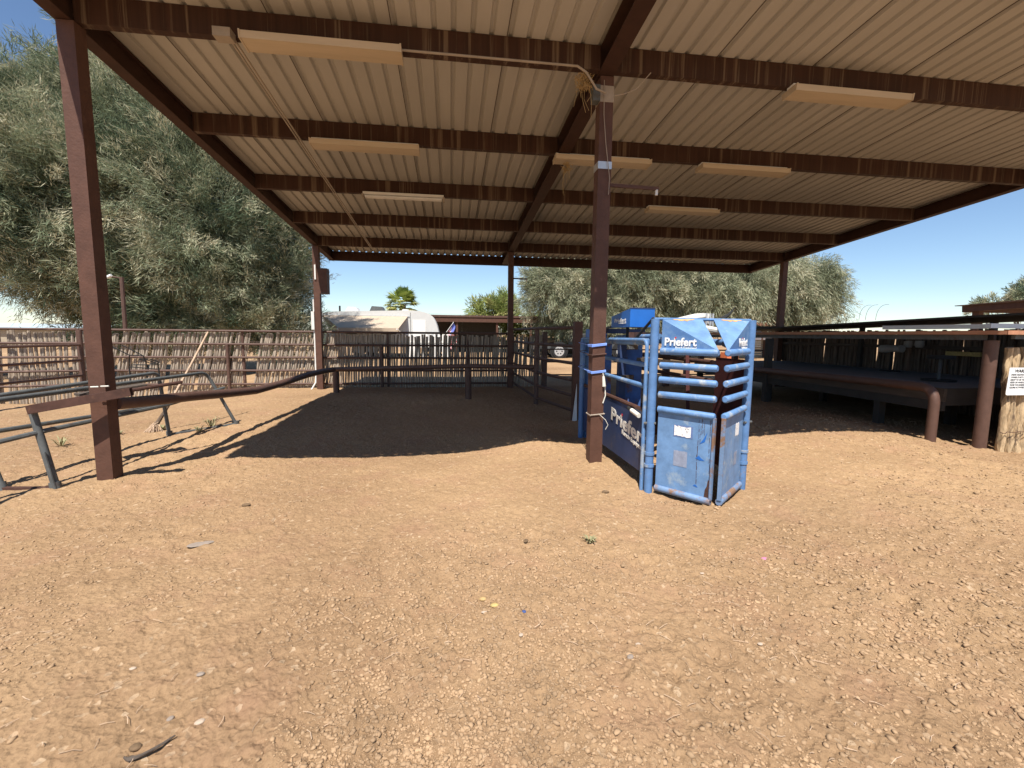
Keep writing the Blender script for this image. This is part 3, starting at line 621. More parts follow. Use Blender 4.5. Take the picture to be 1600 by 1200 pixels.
# gates
def gate(side):
    hx = CX0 if side < 0 else CX1; fx_ = FX-.034 if side < 0 else FX+.03
    hy, fy = CY0-.035, FY if side < 0 else FY-.01
    g = MB(); H = Vector((hx+(.045 if side < 0 else -.045), hy, 0)); Fp = Vector((fx_, fy, 0)); d = (Fp-H).normalized()
    zs = [(1.175, 1.175), (1.06, 1.06), (.945, .945), (.825, .83), (.705, .70)]
    g.tube([H+Vector((0, 0, .05)), Fp+Vector((0, 0, .045))], .027, 12)
    root = part(g, 'front_gate', M['bluerust'], True)
    if side < 0: root['label'] = 'wider left gate leaf with lettering, decals and rust streaks'
    for i, (a, b) in enumerate(zs):
        m_ = MB(); s0 = H + Vector((0, 0, a)); e0 = Fp + Vector((0, 0, b)); m_.tube([s0, e0-d*.012, e0], [Rr, Rr, Rr*.7], 12); part(m_, 'gate_bar', M['bluerail'], True, root)
    off = .0
    nrm = d.cross(Vector((0, 0, 1))); nrm = nrm if nrm.y < 0 else -nrm
    sh_ = MB(); sh_.poly([H+Vector((0, 0, .07)), Fp+Vector((0, 0, .07)), Fp+Vector((0, 0, .685)), H+Vector((0, 0, .685))], -nrm*.006); part(sh_, 'gate_sheet', M['bluesheet'], False, root)
    part(MB().bar(Fp+nrm*.002+Vector((0, 0, .06)), Fp+nrm*.002+Vector((0, 0, .69)), .016, .03, (nrm.x, nrm.y, 0)), 'gate_edge', M['bluerust'], False, root)
    # folded top sheet: lower triangle in the gate plane, upper triangle leaning back
    TL = H+Vector((0, .0, 1.425)); BL = H+Vector((0, 0, 1.19)); BR = Fp+Vector((0, 0, 1.19))
    TR = Vector((2.005, 3.47, 1.43)) if side < 0 else Vector((2.12, 3.50, 1.43))
    # rounded lower half sits in gate plane
    s_ = MB(); s_.poly([BL, BR, TL], -nrm*.004); part(s_, 'top_sheet', M['blue'], False, root)
    s_ = MB(); n2 = (BR-TL).cross(TR-TL).normalized(); n2 = n2 if n2.y < 0 else -n2
    s_.poly([TL, BR, TR], -n2*.004); part(s_, 'top_flap', M['bluesheet'], False, root)
    # rust patch near the top edge
    c0 = TL+(TR-TL)*.52; e_ = (TR-TL).normalized(); dn = (BR-TL); dn = (dn - e_*dn.dot(e_)).normalized(); pts = []
    for k in range(11):
        f = k/10; pts.append(c0+e_*(-.09+.18*f)+dn*(.003+ .030*math.sin(math.pi*f)*(.7+.3*math.sin(k*2.3)))+n2*.0015)
    pts = pts + [c0+e_*.09+n2*.0015, c0-e_*.09+n2*.0015]
    part(MB().poly(pts, n2*.001), 'rust_patch', M['rust'], False, root)
    return root, H, Fp, d, nrm, TL, BL, BR, TR
gl = gate(-1); gr = gate(1)
def logo(par, org, X, Y, h, width, m=M['letter'], reg=True, sub=True):
    X = Vector(X).normalized(); Y = Vector(Y).normalized(); Z = X.cross(Y)
    text('Priefert', h*1.38, m, par, org+Z*.001, X, Y, 'lettering', .028, .0, .0015, width)
    # red dot on the i
    dd = [org + Z*.003 + X*(width*.362+math.cos(a)*h*.11) + Y*(h*.97+math.sin(a)*h*.11) for a in [k*math.pi/5 for k in range(10)]]
    MB().poly(dd, Z*.0012).build('red_dot', M['red'], par)
    if sub: text('Ranch Equipment', h*.46, m, par, org + Z*.001 + X*width*.36 - Y*h*.44, X, Y, 'lettering', .02, 0, .0015, width*.66)
root, H, Fp, d, nrm, TL, BL, BR, TR = gl
logo(root, H+Vector((0, 0, 1.222))+nrm*.003+d*.025, d, (0, 0, 1), .062, .255)
root, H2, Fp2, d2, nrm2, *_ = gr
logo(root, Fp2+Vector((0, 0, 1.222))+nrm2*.003-d2*.27, -d2, (0, 0, 1), .062, .23)
root = gl[0]
def quad(par, name, m, H, d, nrm, a0, a1, z0, z1, off, jag=0):
    pts = []
    N = 8
    for k in range(N+1): pts.append(H+d*(a0+(a1-a0)*k/N)+Vector((0, 0, z0+random.uniform(-jag, jag))))
    for k in range(N+1): pts.append(H+d*(a1-(a1-a0)*k/N)+Vector((0, 0, z1+random.uniform(-jag, jag))))
    MB().poly([p+nrm*off for p in pts], nrm*.0008).build(name, m, par)
random.seed(9)
quad(root, 'decal_border', M['decalblue'], H, d, nrm, .135, .29, .505, .60, .001)
quad(root, 'decal', M['decalwhite'], H, d, nrm, .142, .275, .512, .592, .0025, .006)
quad(root, 'faded_decal', M['fadedsq'], H, d, nrm, .145, .255, .27, .395, .001, .002)
# rust streaks and dents near the free edge
for a0, z0, z1 in ((.330, .35, .66), (.334, .16, .40), (.352, .55, .67), (.366, .56, .67), (.378, .55, .67), (.345, .48, .56), (.430, .2, .64)):
    z = z0; a_ = a0
    while z < z1:
        h_ = random.uniform(.012, .04); a_ += random.gauss(0, .0018); w_ = random.uniform(.0012, .0042)
        quad(root, 'rust_streak', M['darkrust'], H, d, nrm, a_, a_+w_, z, z+h_, .001, .002); z += h_*random.uniform(.9, 1.7)
MB().poly([H+d*a+nrm*.0015+Vector((0, 0, z)) for a, z in ((.40, .075), (.432, .072), (.432, .20), (.425, .215), (.418, .16), (.405, .13))], nrm*.001).build('rust_patch', M['darkrust'], root)
for pts in (((.345, .475), (.375, .52), (.40, .575), (.385, .50)), ((.32, .36), (.345, .385), (.36, .37), (.39, .352), (.35, .35)), ((.31, .14), (.33, .155), (.35, .135))):
    MB().poly([H+d*a+nrm*.0012+Vector((0, 0, z)) for a, z in pts], nrm*.0008).build('bare_scrape', M['boxblue'], root)
quad(gr[0], 'decal', M['decalwhite'], H2, d2, nrm2, .12, .22, .50, .60, .001, .008)
quad(gr[0], 'faded_decal', M['fadedsq'], H2, d2, nrm2, .14, .22, .26, .37, .001, .002)
# side lettering on the shaded panel, reads from front of chute backwards to the left: x dir = towards the camera
logo(sp_, Vector((CX0-.014, 4.42, .455)), (0, -1, -.10), (0, 0.0, 1), .125, .86, M['lettergrey'])
# scoop box on top
bx = Vector((1.63, 3.98, 1.40))
A_ = [AY(1013, 507, 4.15), AY(1053, 502, 4.15), AY(1053, 478, 4.15), AY(1013, 478, 4.15)]
z0, z1 = 1.375, 1.545; xl, xr = 1.66, 1.90; yf, yb = 4.12, 4.62
s_ = MB(); s_.box(xl, xr, yf, yf+.006, z0, z1); s_.box(xr-.006, xr, yf+.006, yb, z0, z1)
s_.poly([(xl, yf+.006, z0), (xl, yf+.006, z1), (xl, yb, z1-.06), (xl, yb, z0)], (.006, 0, 0)); s_.box(xl+.006, xr-.006, yf+.006, yb, z0, z0+.006)
bo = part(s_, 'scoop_box', M['boxblue'])
part(MB().box(xl-.004, xr+.004, yf-.004, yf+.012, z1, z1+.008), 'box_rim', M['bluedark'], par=bo)
logo(bo, Vector((xl-.002, yf+.40, 1.425)), (0, -1, 0), (0, 0, 1), .035, .30)
part(MB().tube([(xl+.05, 4.3, 1.24), (xl+.05, 4.3, z0)], .015, 8), 'box_support', M['black'], True)
part(MB().bar((CX0+.0, 4.0, 1.30), (CX1, 4.75, 1.31), .05, .05), 'cross_bar', M['darkrust'])
part(MB().bar((CX0+.02, 4.75, 1.34), (CX0+.5, 4.9, 1.34), .07, .05), 'cross_bar', M['bluedark'])
part(MB().tube([(CX0+.03, 3.62, 1.44), (CX0-.02, 3.85, 1.27)], .012, 8), 'strut', M['black'], True)
part(MB().tube(bend([(CX0, 4.9, 1.24), (CX0-.02, 4.7, 1.37), (CX0+.2, 4.6, 1.40)], .06), .012, 8), 'cable_loop', M['grey'], True)
part(MB().box(CX0-.05, CX0+.1, 4.95, 5.25, 1.27, 1.36), 'latch_box', M['boxblue'])
# silver lever assembly and horn wrap
a = Vector((2.00, 3.78, 1.445)); b = Vector((2.24, 3.74, 1.53))
part(MB().poly([(1.92, 3.75, 1.435), (2.17, 3.75, 1.495), (2.24, 3.75, 1.49), (2.26, 3.75, 1.40), (2.22, 3.75, 1.40), (2.2, 3.75, 1.46), (2.05, 3.75, 1.445)], (0, .14, 0)), 'lever_cover', M['pvc'])
for x_ in (2.19, 2.225, 2.25): part(MB().tube([(x_, 3.73, 1.38), (x_, 3.73, 1.49)], .008, 8), 'lever_rod', M['chrome'], True)
part(MB().tube(arc((2.34, 3.85, 1.43), (2.46, 3.85, 1.45), (2.53, 3.85, 1.56), 8), [.022]*4+[.018, .014, .01, .006, .003], 8), 'curved_hook', M['black'], True)
part(MB().tube([(CX0, CY0+.02, 1.43), (CX1, CY0+.02, 1.43)], .012, 8), 'top_bar', M['bluerail'], True)
part(MB().tube([(2.03, 3.46, 1.36), (2.12, 3.4, 1.34)], .022, 8), 'latch', M['rope'], True)
part(MB().tube([(2.1, 3.3, 1.24), (2.2, 3.36, 1.22)], .026, 8), 'latch', M['grey'], True)
part(MB().bar((2.03, 3.6, .1), (2.12, 3.9, 1.2), .03, .008), 'gate_strap', M['maroon'])
part(MB().bar((CX0+.05, 3.9, 1.07), (CX1-.05, 4.6, 1.0), .07, .06), 'inner_rail', M['oldwood'])
part(MB().bar((CX0+.05, 4.3, .88), (CX1-.05, 5.2, .82), .05, .05), 'inner_rail', M['oldwood'])
# twine and ropes tying the chute to the centre post
t = thing('twine_ties', 'blue twine and frayed white rope tied around the centre post beside the chute', 'rope', (1.43, 4.3, .9))
def ring(z, h, m, nm, tilt=0, r=.07):
    m_ = MB(); a = r
    pts = [Vector((1.433+sx*a, 4.37+sy*a, z+tilt*sx)) for sx, sy in ((-1, -1), (1, -1), (1, 1), (-1, 1), (-1, -1))]
    for k in range(3): m_.tube([p+Vector((0, 0, (k-1)*h/3 + random.uniform(-.003, .003))) for p in pts], .0055, 6)
    if z > .7: m_.tube([pts[0]+Vector((0, 0, 0)), (1.40, 4.9, z+.01), (CX0, 5.4, z)], .004, 6)
    m_.build(nm, m, t, smooth=True)
for y_, h_, m, nm in ((539, .022, 'twine', 'twine_loop'), (581, .022, 'twine', 'twine_loop'), (554, .006, 'darkrust', 'wire_loop'), (648, .004, 'cond', 'wire_loop')): ring(AY(925, y_, 4.3).z, h_, M[m], nm, tilt=.008)
m_ = MB(); m_.tube([AY(942, 583, 4.3), AY(945, 600, 4.3), AY(946, 618, 4.3), AY(942, 630, 4.3)], .006, 6); m_.tube([AY(943, 588, 4.3), AY(944, 604, 4.28)], .014, 6, jit=.4); m_.build('rope_end', M['rope'], t, smooth=True)
m_ = MB(); m_.tube([AY(937, 648, 4.29), AY(946, 656, 4.27), AY(950, 664, 4.27), AY(946, 671, 4.28)], .003, 6); m_.build('rope_end', M['rope'], t, smooth=True)
# ------------------------------------------------------------------ right hand loading deck
DX, WX = 6.2, 8.72
t = thing('raised_deck', 'low grey plank deck in deep shade on the right, edged with dark boards', 'deck', (7.4, 7.5, 0))
for k in range(16):
    x0 = DX+.02+k*.155; m_ = MB(); m_.box(x0, min(x0+.148, WX-.05), 5.0, 10.95, .64, .672); m_.build('deck_board', M['deck'], t)
m_ = MB(); m_.box(DX-.03, DX+.016, 4.96, 10.95, .50, .668); m_.build('fascia_board', M['oldwood'], t)
m_ = MB(); m_.box(DX-.034, DX+.016, 4.96, 10.95, .38, .497); m_.build('fascia_board', M['darkwall'], t)
m_ = MB(); m_.box(DX+.02, WX-.06, 4.96, 4.998, .45, .668); m_.build('fascia_board', M['darkwall'], t)
for y_ in (5.9, 8.3, 10.85):
    for x_ in (DX+.07, 7.5, 8.6):
        m_ = MB(); m_.box(x_-.05, x_+.05, y_-.05, y_+.05, -.2, .638); m_.build('leg', M['darkwall'], t)
t = thing('counter_rail', 'reddish brown plank counter along the open side of the deck, sunlit at its right end', 'railing', (DX, 4.6, 0))
zt = 1.335; n_ = .014
def zc(y): return zt + .012*(8.3-y)/3.7
m_ = MB(); m_.hexa([(DX-.1, 4.32, zc(4.3)), (DX+.1, 4.52, zc(4.3)), (DX+.1, 11.0, zc(11)), (DX-.1, 11.0, zc(11)), (DX-.1, 4.32, zc(4.3)+.045), (DX+.1, 4.52, zc(4.3)+.045), (DX+.1, 11.0, zc(11)+.045), (DX-.1, 11.0, zc(11)+.045)]); m_.build('top_plank', M['plank'], t)
m_ = MB(); m_.hexa([(DX-.098, 4.315, zc(4.3)), (10.5, 4.315, zc(4.3)), (10.5, 4.52, zc(4.3)), (DX+.105, 4.52, zc(4.3)), (DX-.098, 4.315, zc(4.3)+.045), (10.5, 4.315, zc(4.3)+.045), (10.5, 4.52, zc(4.3)+.045), (DX+.105, 4.52, zc(4.3)+.045)]); m_.build('top_plank', M['plank'], t)
m_ = MB(); m_.hexa([(DX-.03, 4.6, zc(4.3)-.065), (DX+.03, 4.6, zc(4.3)-.065), (DX+.03, 11, zc(11)-.065), (DX-.03, 11, zc(11)-.065), (DX-.03, 4.6, zc(4.3)-.003), (DX+.03, 4.6, zc(4.3)-.003), (DX+.03, 11, zc(11)-.003), (DX-.03, 11, zc(11)-.003)]); m_.build('under_beam', M['grey'], t)
m_ = MB(); m_.box(DX+.07, 10.5, 4.36, 4.40, zc(4.3)-.05, zc(4.3)-.003); m_.build('under_beam', M['grey'], t)
m_ = MB(); m_.tube([(DX+.0, 4.53, -.3), (DX+.0, 4.53, zc(4.3)-.068)], .066, 20); m_.build('corner_pipe_post', M['pipe'], t, smooth=True)
m_ = MB(); m_.box(DX-.06, DX+.05, 8.2, 8.31, -.2, zc(8.3)-.068); m_.build('square_post', M['darkwall'], t)
t = thing('bent_pipe_rail', 'thick brown pipe guard rail bending down to the ground in front of the deck', 'rail', (5.84, 4.8, 0))
m_ = MB(); m_.tube(bend([(5.84, 4.79, -.2), (5.84, 4.79, .70), (5.85, 9.6, .64)], .2, 8), .055, 18); m_.build('bent_pipe', M['pipe'], t, smooth=True)
m_ = MB(); m_.tube([(5.85, 9.4, -.2), (5.85, 9.4, .6)], .05, 14); m_.build('far_support', M['pipe'], t, smooth=True)
t = thing('white_beam', 'white painted beam above the plank counter at far right, half in sun', 'beam', (DX+.3, 4.7, 1.45))
m_ = MB(); m_.box(DX+.2, DX+.26, 4.75, 6.1, 1.42, 1.475); m_.build('side_length', M['white'], t)
m_ = MB(); m_.box(DX+.14, 10.4, 4.66, 4.72, 1.425, 1.48); m_.build('front_length', M['white'], t)
for x_ in (DX+.23, 8.0, 10.2):
    m_ = MB(); m_.box(x_-.02, x_+.02, 4.67, 4.71, .7, 1.424); m_.build('upright', M['darkwall'], t)
# shaded stick wall behind the deck
random.seed(12)
t = thing('stick_wall', 'dark shaded stick wall with slivers of daylight along the back of the deck', 'wall', (WX, 7.5, 0))
for y0, y1 in ((4.0, 6.3), (6.33, 8.65), (8.68, 11.0)):
    m_ = MB(); sticks(m_, (WX, y0, 0), (WX, y1, 0), -.15, 1.44, .066, gapf=.0, topj=.03, missing=.012); sticks(m_, (WX+.07, y0+.03, 0), (WX+.07, y1, 0), -.15, 1.42, .07, gapf=.0, topj=.03, missing=.05, wob=.01); m_.build('stick_panel', M['shadestick'], t)
m_ = MB(); m_.hexa([(7.2, 4.75, 1.61), (WX+.1, 4.75, 1.60), (WX+.1, 11.05, 1.44), (7.2, 11.05, 1.435), (7.2, 4.75, 1.64), (WX+.1, 4.75, 1.635), (WX+.1, 11.05, 1.475), (7.2, 11.05, 1.465)]); m_.build('lean_to_roof', M['darkwall'], t)
m_ = MB(); m_.box(WX-.09, WX-.06, 4.2, 11.0, 1.1, 1.16); m_.build('cross_rail', M['oldwood'], t)
for y_ in (4.2, 6.3, 8.67, 11.04):
    m_ = MB(); m_.box(WX-.13, WX-.065, y_-.04, y_+.04, .68, 1.6); m_.build('upright', M['darkwall'], t)
m_ = MB(); m_.box(6.9, WX-.07, 11.0, 11.08, 1.5, 1.56); m_.build('end_beam', M['darkwall'], t)
# sunlit log wall at the right edge
random.seed(21)
t = thing('log_wall', 'sunlit wall of thick peeled upright logs at the right edge', 'wall', (7, 4.5, 0))
x_ = 6.36; 
while x_ < 9.2:
    r = random.uniform(.034, .058); x_ += r; m_ = MB(); pts = []; z = -.1
    while z < 1.29: pts.append((x_+random.gauss(0, .007)+(.05*(.4-z) if x_ < 6.5 else 0), 4.47+random.gauss(0, .008), min(z, 1.27+random.uniform(-.03, .01)))); z += .1
    m_.tube(pts, [r*random.uniform(.82, 1.14) for _ in pts], 12, jit=.14); m_.build('log', M['log'], t, smooth=True)
    x_ += r+random.uniform(.002, .014)
m_ = MB(); m_.tube([(6.36+.03*k, 4.41+random.uniform(-.008, .008), .95+random.uniform(-.01, .01)) for k in range(90)], .0035, 5); m_.tube([(6.3+.03*k, 4.405+random.uniform(-.008, .008), .22+random.uniform(-.01, .01)) for k in range(90)], .004, 5); m_.build('tie_wire', M['darkrust'], t, smooth=True)
t = thing('warning_sign', 'white warning sign with black lettering fixed to the log wall at right edge', 'sign', (6.7, 4.36, .9))
Ys = 4.385; a = AY(1573, 575, Ys); b = AY(1578, 617, Ys); W_ = .40
x0 = AY(1577, 600, Ys).x-.03; z1 = AY(1580, 574.5, Ys).z; z0 = AY(1580, 617.5, Ys).z
o_ = []
rad = .018
for cx_, cz_, a0 in ((x0+W_-rad, z1-rad, 0), (x0+rad+.012, z1-rad, 90), (x0+rad, z0+rad, 180), (x0+W_-rad, z0+rad, 270)):
    for k in range(5): an = math.radians(a0+22.5*k); o_.append((cx_+rad*math.cos(an), Ys, cz_+rad*math.sin(an)))
pl = MB().poly(o_, (0, .004, 0)).build('sign_plate', M['letter'], t)
hh = z1-z0
text('WARNING', hh*.15, M['ink'], pl, (x0+W_*.2, Ys-.001, z1-hh*.17), (1, 0, 0), (0, 0, 1), 'lettering', .035, .25, .0008, W_*.62)
for k, ln in enumerate(['UNDER ARIZONA LAW, A HORSE', 'OWNER IS NOT LIABLE FOR AN', 'INJURY TO OR THE DEATH OF A', 'RIDER OR HANDLER RESULTING', 'FROM THE INHERENT RISKS OF', 'EQUINE ACTIVITIES. BE CAREFUL']):
    text(ln, hh*.085, M['ink'], pl, (x0+W_*.09, Ys-.001, z1-hh*(.285+.093*k)), (1, 0, 0), (0, 0, 1), 'lettering', .012, .15, .0008, W_*.82)
# things on the deck
t = thing('saddle_stand', 'grey rolled pad on a stand in the shade against the stick wall', 'saddle stand', (8.2, 7.2, .67))
m_ = MB(); a = AX(1378, 545, 8.2); b = AX(1410, 545, 8.2); m_.tube([a, a.lerp(b, .3), a.lerp(b, .6), b], [.075, .08, .062, .07], 12); m_.build('rolled_pad', M['leather'], t, smooth=True)
mid = a.lerp(b, .5); m_ = MB(); m_.tube([(mid.x, mid.y, .672), (mid.x, mid.y, mid.z-.05)], .02, 8); m_.tube([(mid.x, mid.y, .672), (mid.x, mid.y, .69)], .16, 14); m_.build('stand_leg', M['black'], t, smooth=True)
t = thing('round_stool', 'dark stool with a round base on the deck beside the corner pipe post', 'stool', (7.2, 5.9, .67))
c_ = AX(1468, 578, 7.1)
m_ = MB(); m_.tube([(c_.x, c_.y, .672), (c_.x, c_.y, .70)], .2, 20); m_.build('base', M['black'], t, smooth=True)
m_ = MB(); m_.tube([(c_.x, c_.y, .70), (c_.x, c_.y, 1.0)], .02, 8); m_.build('stem', M['grey'], t, smooth=True)
m_ = MB(); m_.tube([(c_.x, c_.y, 1.0), (c_.x, c_.y, 1.05)], .16, 20); m_.build('seat', M['black'], t, smooth=True)
m_ = MB(); a = AX(1477, 552, 8.5); b = AX(1532, 552, 8.5); m_.box(8.5, 8.53, b.y, a.y, a.z-.035, a.z+.035); tag(m_.build('yellow_board', M['yellow']), 'faded yellow strip of board hanging on the stick wall in shade', 'board')
for k, (px, lab) in enumerate(((1420, 'left one of two dull round pots hanging in the dark above the deck'), (1437, 'right one of two dull round pots hanging in the dark above the deck'))):
    c_ = AX(px, 537, 8.4); m_ = MB(); m_.tube([c_+Vector((0, 0, -.07)), c_+Vector((0, 0, -.03)), c_+Vector((0, 0, .05))], [.05, .075, .07], 12); tag(m_.build('hanging_pot', M['leather'], smooth=True), lab, 'pot', 'pots hanging above the deck')
# ------------------------------------------------------------------ foliage
def leaves(name, ells, n_cl, n_bl, L_, W_, m, seed, upb=.35, droop=.0, cl=.55, shell=.35, par=None):
    g = np.random.default_rng(seed); vol = np.array([(e[3]*e[4]*e[5])**(2/3) for e in ells]); cnt = (n_cl*vol/vol.sum()).astype(int); cc, dd = [], []
    for e, k in zip(ells, cnt):
        u = g.normal(size=(k, 3)); u /= np.linalg.norm(u, axis=1)[:, None]; r = g.uniform(0, 1, k)**shell
        bump = 1+.16*np.sin(u[:, 0]*5+e[0])*np.cos(u[:, 2]*6+e[1])+.10*np.sin(u[:, 1]*9+u[:, 2]*7) + g.normal(0, .06, k)
        cc.append(np.array(e[:3])+u*r[:, None]*bump[:, None]*np.array(e[3:6])); dd.append(u)
    c = np.vstack(cc); d = np.vstack(dd); N = len(c); d = d + g.normal(0, .55, (N, 3)); d[:, 2] += upb-droop; d /= np.linalg.norm(d, axis=1)[:, None]
    ct = np.clip(.42 + .27*g.normal(size=N) + .16*np.sin(c[:, 0]*1.1)*np.cos(c[:, 2]*1.3), 0, 1)
    K = n_bl; s = g.uniform(-.15, 1, (N, K, 1)); sz = g.uniform(.6, 1.3, (N, 1, 1))
    P = c[:, None] + d[:, None]*s*cl*sz + g.normal(0, .17*cl, (N, K, 3))*(1.1-s*.5)
    P[..., 2] -= droop*(s[..., 0]*cl)**2*1.2
    D = d[:, None]*.9 + g.normal(0, .42, (N, K, 3)); D[..., 2] -= droop*.8; D /= np.linalg.norm(D, axis=2)[..., None]
    Wd = np.cross(D, g.normal(size=(N, K, 3))); Wd /= np.linalg.norm(Wd, axis=2)[..., None]
    ln = L_*g.uniform(.5, 1.3, (N, K, 1)); wd = W_*g.uniform(.6, 1.3, (N, K, 1))
    v = np.stack([P, P+D*ln*.5+Wd*wd*.5, P+D*ln, P+D*ln*.45-Wd*wd*.5], 2).reshape(-1, 3)
    q = np.arange(len(v)).reshape(-1, 4)
    tt = np.clip(ct[:, None] + .16*s[..., 0] + g.normal(0, .1, (N, K)), 0, 1); tt = np.repeat(tt.reshape(-1), 4)
    return np_mesh(name, v, q, m, tt)
def tree(name, lab, base, ells, n_cl, n_bl, L_, W_, m, seed, tr=.3, group=None, lift=.3, **k):
    t = thing(name, lab, 'tree', base, group)
    cr = leaves('crown', ells, n_cl, n_bl, L_, W_, m, seed, **k); cr.parent = t; cr.location = -t.location
    random.seed(seed); b = Vector(base); m_ = MB(); ctr = Vector((sum(e[0] for e in ells)/len(ells), sum(e[1] for e in ells)/len(ells), sum(e[2] for e in ells)/len(ells)))
    k1 = b.lerp(ctr, .25)+Vector((0, 0, lift)); m_.tube([b+Vector((0, 0, -.4)), b.lerp(k1, .5)+Vector((.1, 0, 0)), k1], [tr*1.2, tr*.9, tr*.8], 10, jit=.1)
    m_.build('trunk', M['trunk'], t, smooth=True)
    m_ = MB()
    for e in ells:
        c = Vector(e[:3]); md = k1.lerp(c, .5)+Vector((random.uniform(-.4, .4), random.uniform(-.4, .4), -.2))
        m_.tube([k1+Vector((0, 0, -.15)), md, c], [tr*.5, tr*.35, tr*.2], 7, jit=.08)
        for _ in range(5):
            u = Vector((random.gauss(0, 1), random.gauss(0, 1), random.gauss(.2, .8))).normalized(); en = c+Vector((u.x*e[3], u.y*e[4], u.z*e[5]))*.85
            m_.tube([c.lerp(md, random.uniform(0, .5)), c.lerp(en, .5)+Vector((0, 0, random.uniform(-.3, .3))), en], [tr*.16, tr*.10, tr*.04], 5)
    m_.build('limbs', M['trunk'], t, smooth=True)
    return t
def E(px, py, Y, rx, rz, ry=None):  # crown lobe by centre and half sizes in metres
    c = AY(px, py, Y); return (c.x, c.y, c.z, rx, ry or rx, rz)
Yt = 19
big = [E(350, 330, Yt, 3.6, 3.4), E(250, 210, Yt, 2.8, 2.3), E(400, 420, Yt, 2.0, 2.2), E(300, 440, Yt, 3.2, 1.9), E(200, 430, Yt, 2.6, 1.7), E(180, 300, Yt-1, 2.6, 2.4), E(395, 250, Yt+1, 2.6, 2.6),
       E(165, 180, Yt, 2.0, 1.8), E(425, 350, Yt, 1.0, 2.2), E(440, 445, Yt-.5, .75, 1.5), E(250, 120, Yt+1, 2.4, 1.7)]
b0 = G(345, 540); bt = tree('tamarisk_tree', 'biggest tree, dense feathery evergreen crown filling the left behind the back fence', (AY(345, 520, Yt).x, Yt, 0), big, 6600, 84, .26, .02, M['leafA'], 11, .42, 'trees behind the yard', cl=.75)
lef = [E(40, 260, 17.5, 2.6, 2.6), E(95, 400, 17.5, 1.5, 1.5), E(40, 350, 17.5, 2.0, 1.9), E(-60, 250, 17.5, 2.8, 2.8), E(30, 185, 18, 1.6, 1.3), E(110, 440, 17.3, .8, .9), E(-60, 350, 17.5, 2.4, 1.8), E(90, 300, 18, 2.0, 2.2), E(105, 185, 18, 1.6, 1.5), E(75, 435, 17.3, .9, .9)]
tree('tamarisk_tree', 'feathery tree at the far left edge, its low bough hanging left of the front post', (AY(-160, 520, 17.5).x, 17.5, 0), lef, 3300, 84, .26, .02, M['leafA'], 12, .35, 'trees behind the yard', lift=3.6, cl=.75)
Yr = 27
t1 = [E(875, 462, Yr, 2.1, 1.9), E(860, 440, Yr, 1.4, 1.0), E(940, 450, Yr, 2.6, 2.4), E(1000, 445, Yr, 2.7, 2.6), E(1060, 460, Yr, 2.6, 2.2), E(930, 490, Yr, 2.6, 1.4), E(1080, 430, Yr, 2.4, 2.4), E(880, 420, Yr+1, 1.8, 1.6), E(980, 400, Yr+1, 3.0, 2.0)]
tree('grey_green_tree', 'wide grey-green tree rising behind the chute, between the two far right posts', (AY(990, 520, Yr).x, Yr, 0), t1, 3600, 80, .32, .027, M['leafB'], 13, .4, 'trees behind the yard', droop=.35, upb=.2, cl=.8)
Y2 = 25
t2 = [E(1155, 450, Y2, 1.8, 1.6), E(1210, 440, Y2, 1.6, 1.6), E(1270, 440, Y2, 1.4, 1.3), E(1288, 455, Y2, .95, 1.2), E(1240, 475, Y2, 1.5, 1.0), E(1120, 470, Y2, 1.4, 1.2), E(1195, 420, Y2+1, 1.8, 1.1), E(1280, 425, Y2, .9, .7), E(1275, 485, Y2, .8, .6)]
tree('grey_green_tree', 'drooping grey-green tree at the far right post with sky showing past its right side', (AY(1215, 520, Y2).x, Y2, 0), t2, 1800, 70, .32, .026, M['leafB'], 14, .3, 'trees behind the yard', droop=.6, upb=.1, cl=.85, shell=.45)
tree('yellow_green_bush', 'airy yellow-green tree above the long low roof, left of the far middle post', (AY(770, 520, 42).x, 42, 0), [E(768, 486, 42, 1.7, 1.0), E(788, 480, 42, 1.0, 1.0), E(752, 492, 42, 1.0, .7), E(795, 496, 42, .9, .9)], 260, 40, .5, .06, M['leafC'], 15, .18, 'small trees in the distance', cl=.7)
tree('yellow_green_bush', 'low yellow-green shrubs seen under the far roof right of the far middle post', (AY(840, 520, 38).x, 38, 0), [E(818, 512, 38, 1.2, .7), E(845, 510, 38, 1.4, .8), E(875, 514, 38, 1.1, .6), E(787, 516, 38, .8, .9)], 260, 34, .4, .06, M['leafC'], 16, .12, 'small trees in the distance', cl=.6)
tree('distant_tree', 'dark green tree top at the right edge above the brown roof', (AY(1595, 520, 30).x, 30, 0), [E(1612, 458, 30, .9, .8), E(1622, 470, 30, 1.6, 1.0), E(1595, 472, 30, .5, .5)], 300, 44, .36, .05, M['leafA'], 17, .2, 'small trees in the distance', cl=.6)
tree('distant_tree', 'pale wispy tree top just left of the one at the right edge', (AY(1540, 520, 34).x, 34, 0), [E(1548, 477, 34, .6, .4), E(1532, 482, 34, .5, .3)], 60, 40, .4, .05, M['leafB'], 18, .15, 'small trees in the distance', cl=.6)
# dark shrub mass seen through gaps in the fence
o = leaves('background_shrubs', [E(x_, 505, 18.5, 1.6, 1.0) for x_ in (190, 250, 310, 380, 430)], 900, 80, .24, .02, M['leafA'], 19, cl=.6); o['label'] = 'dense green undergrowth behind the left part of the stick fence'; o['category'] = 'shrubs'; o['kind'] = 'stuff'
# dry twigs over the deck wall
t = MB(); random.seed(31)
for px in (1342, 1352, 1368):
    b = AX(px, 500, 9.2); t.tube(arc(b, b+Vector((0, 0, .35)), b+Vector((.0, -.28, .32)), 6), .0035, 4)
tag(t.build('dry_twigs', M['trunk']), 'thin curled dry twigs above the shaded stick wall against the sky', 'twigs')
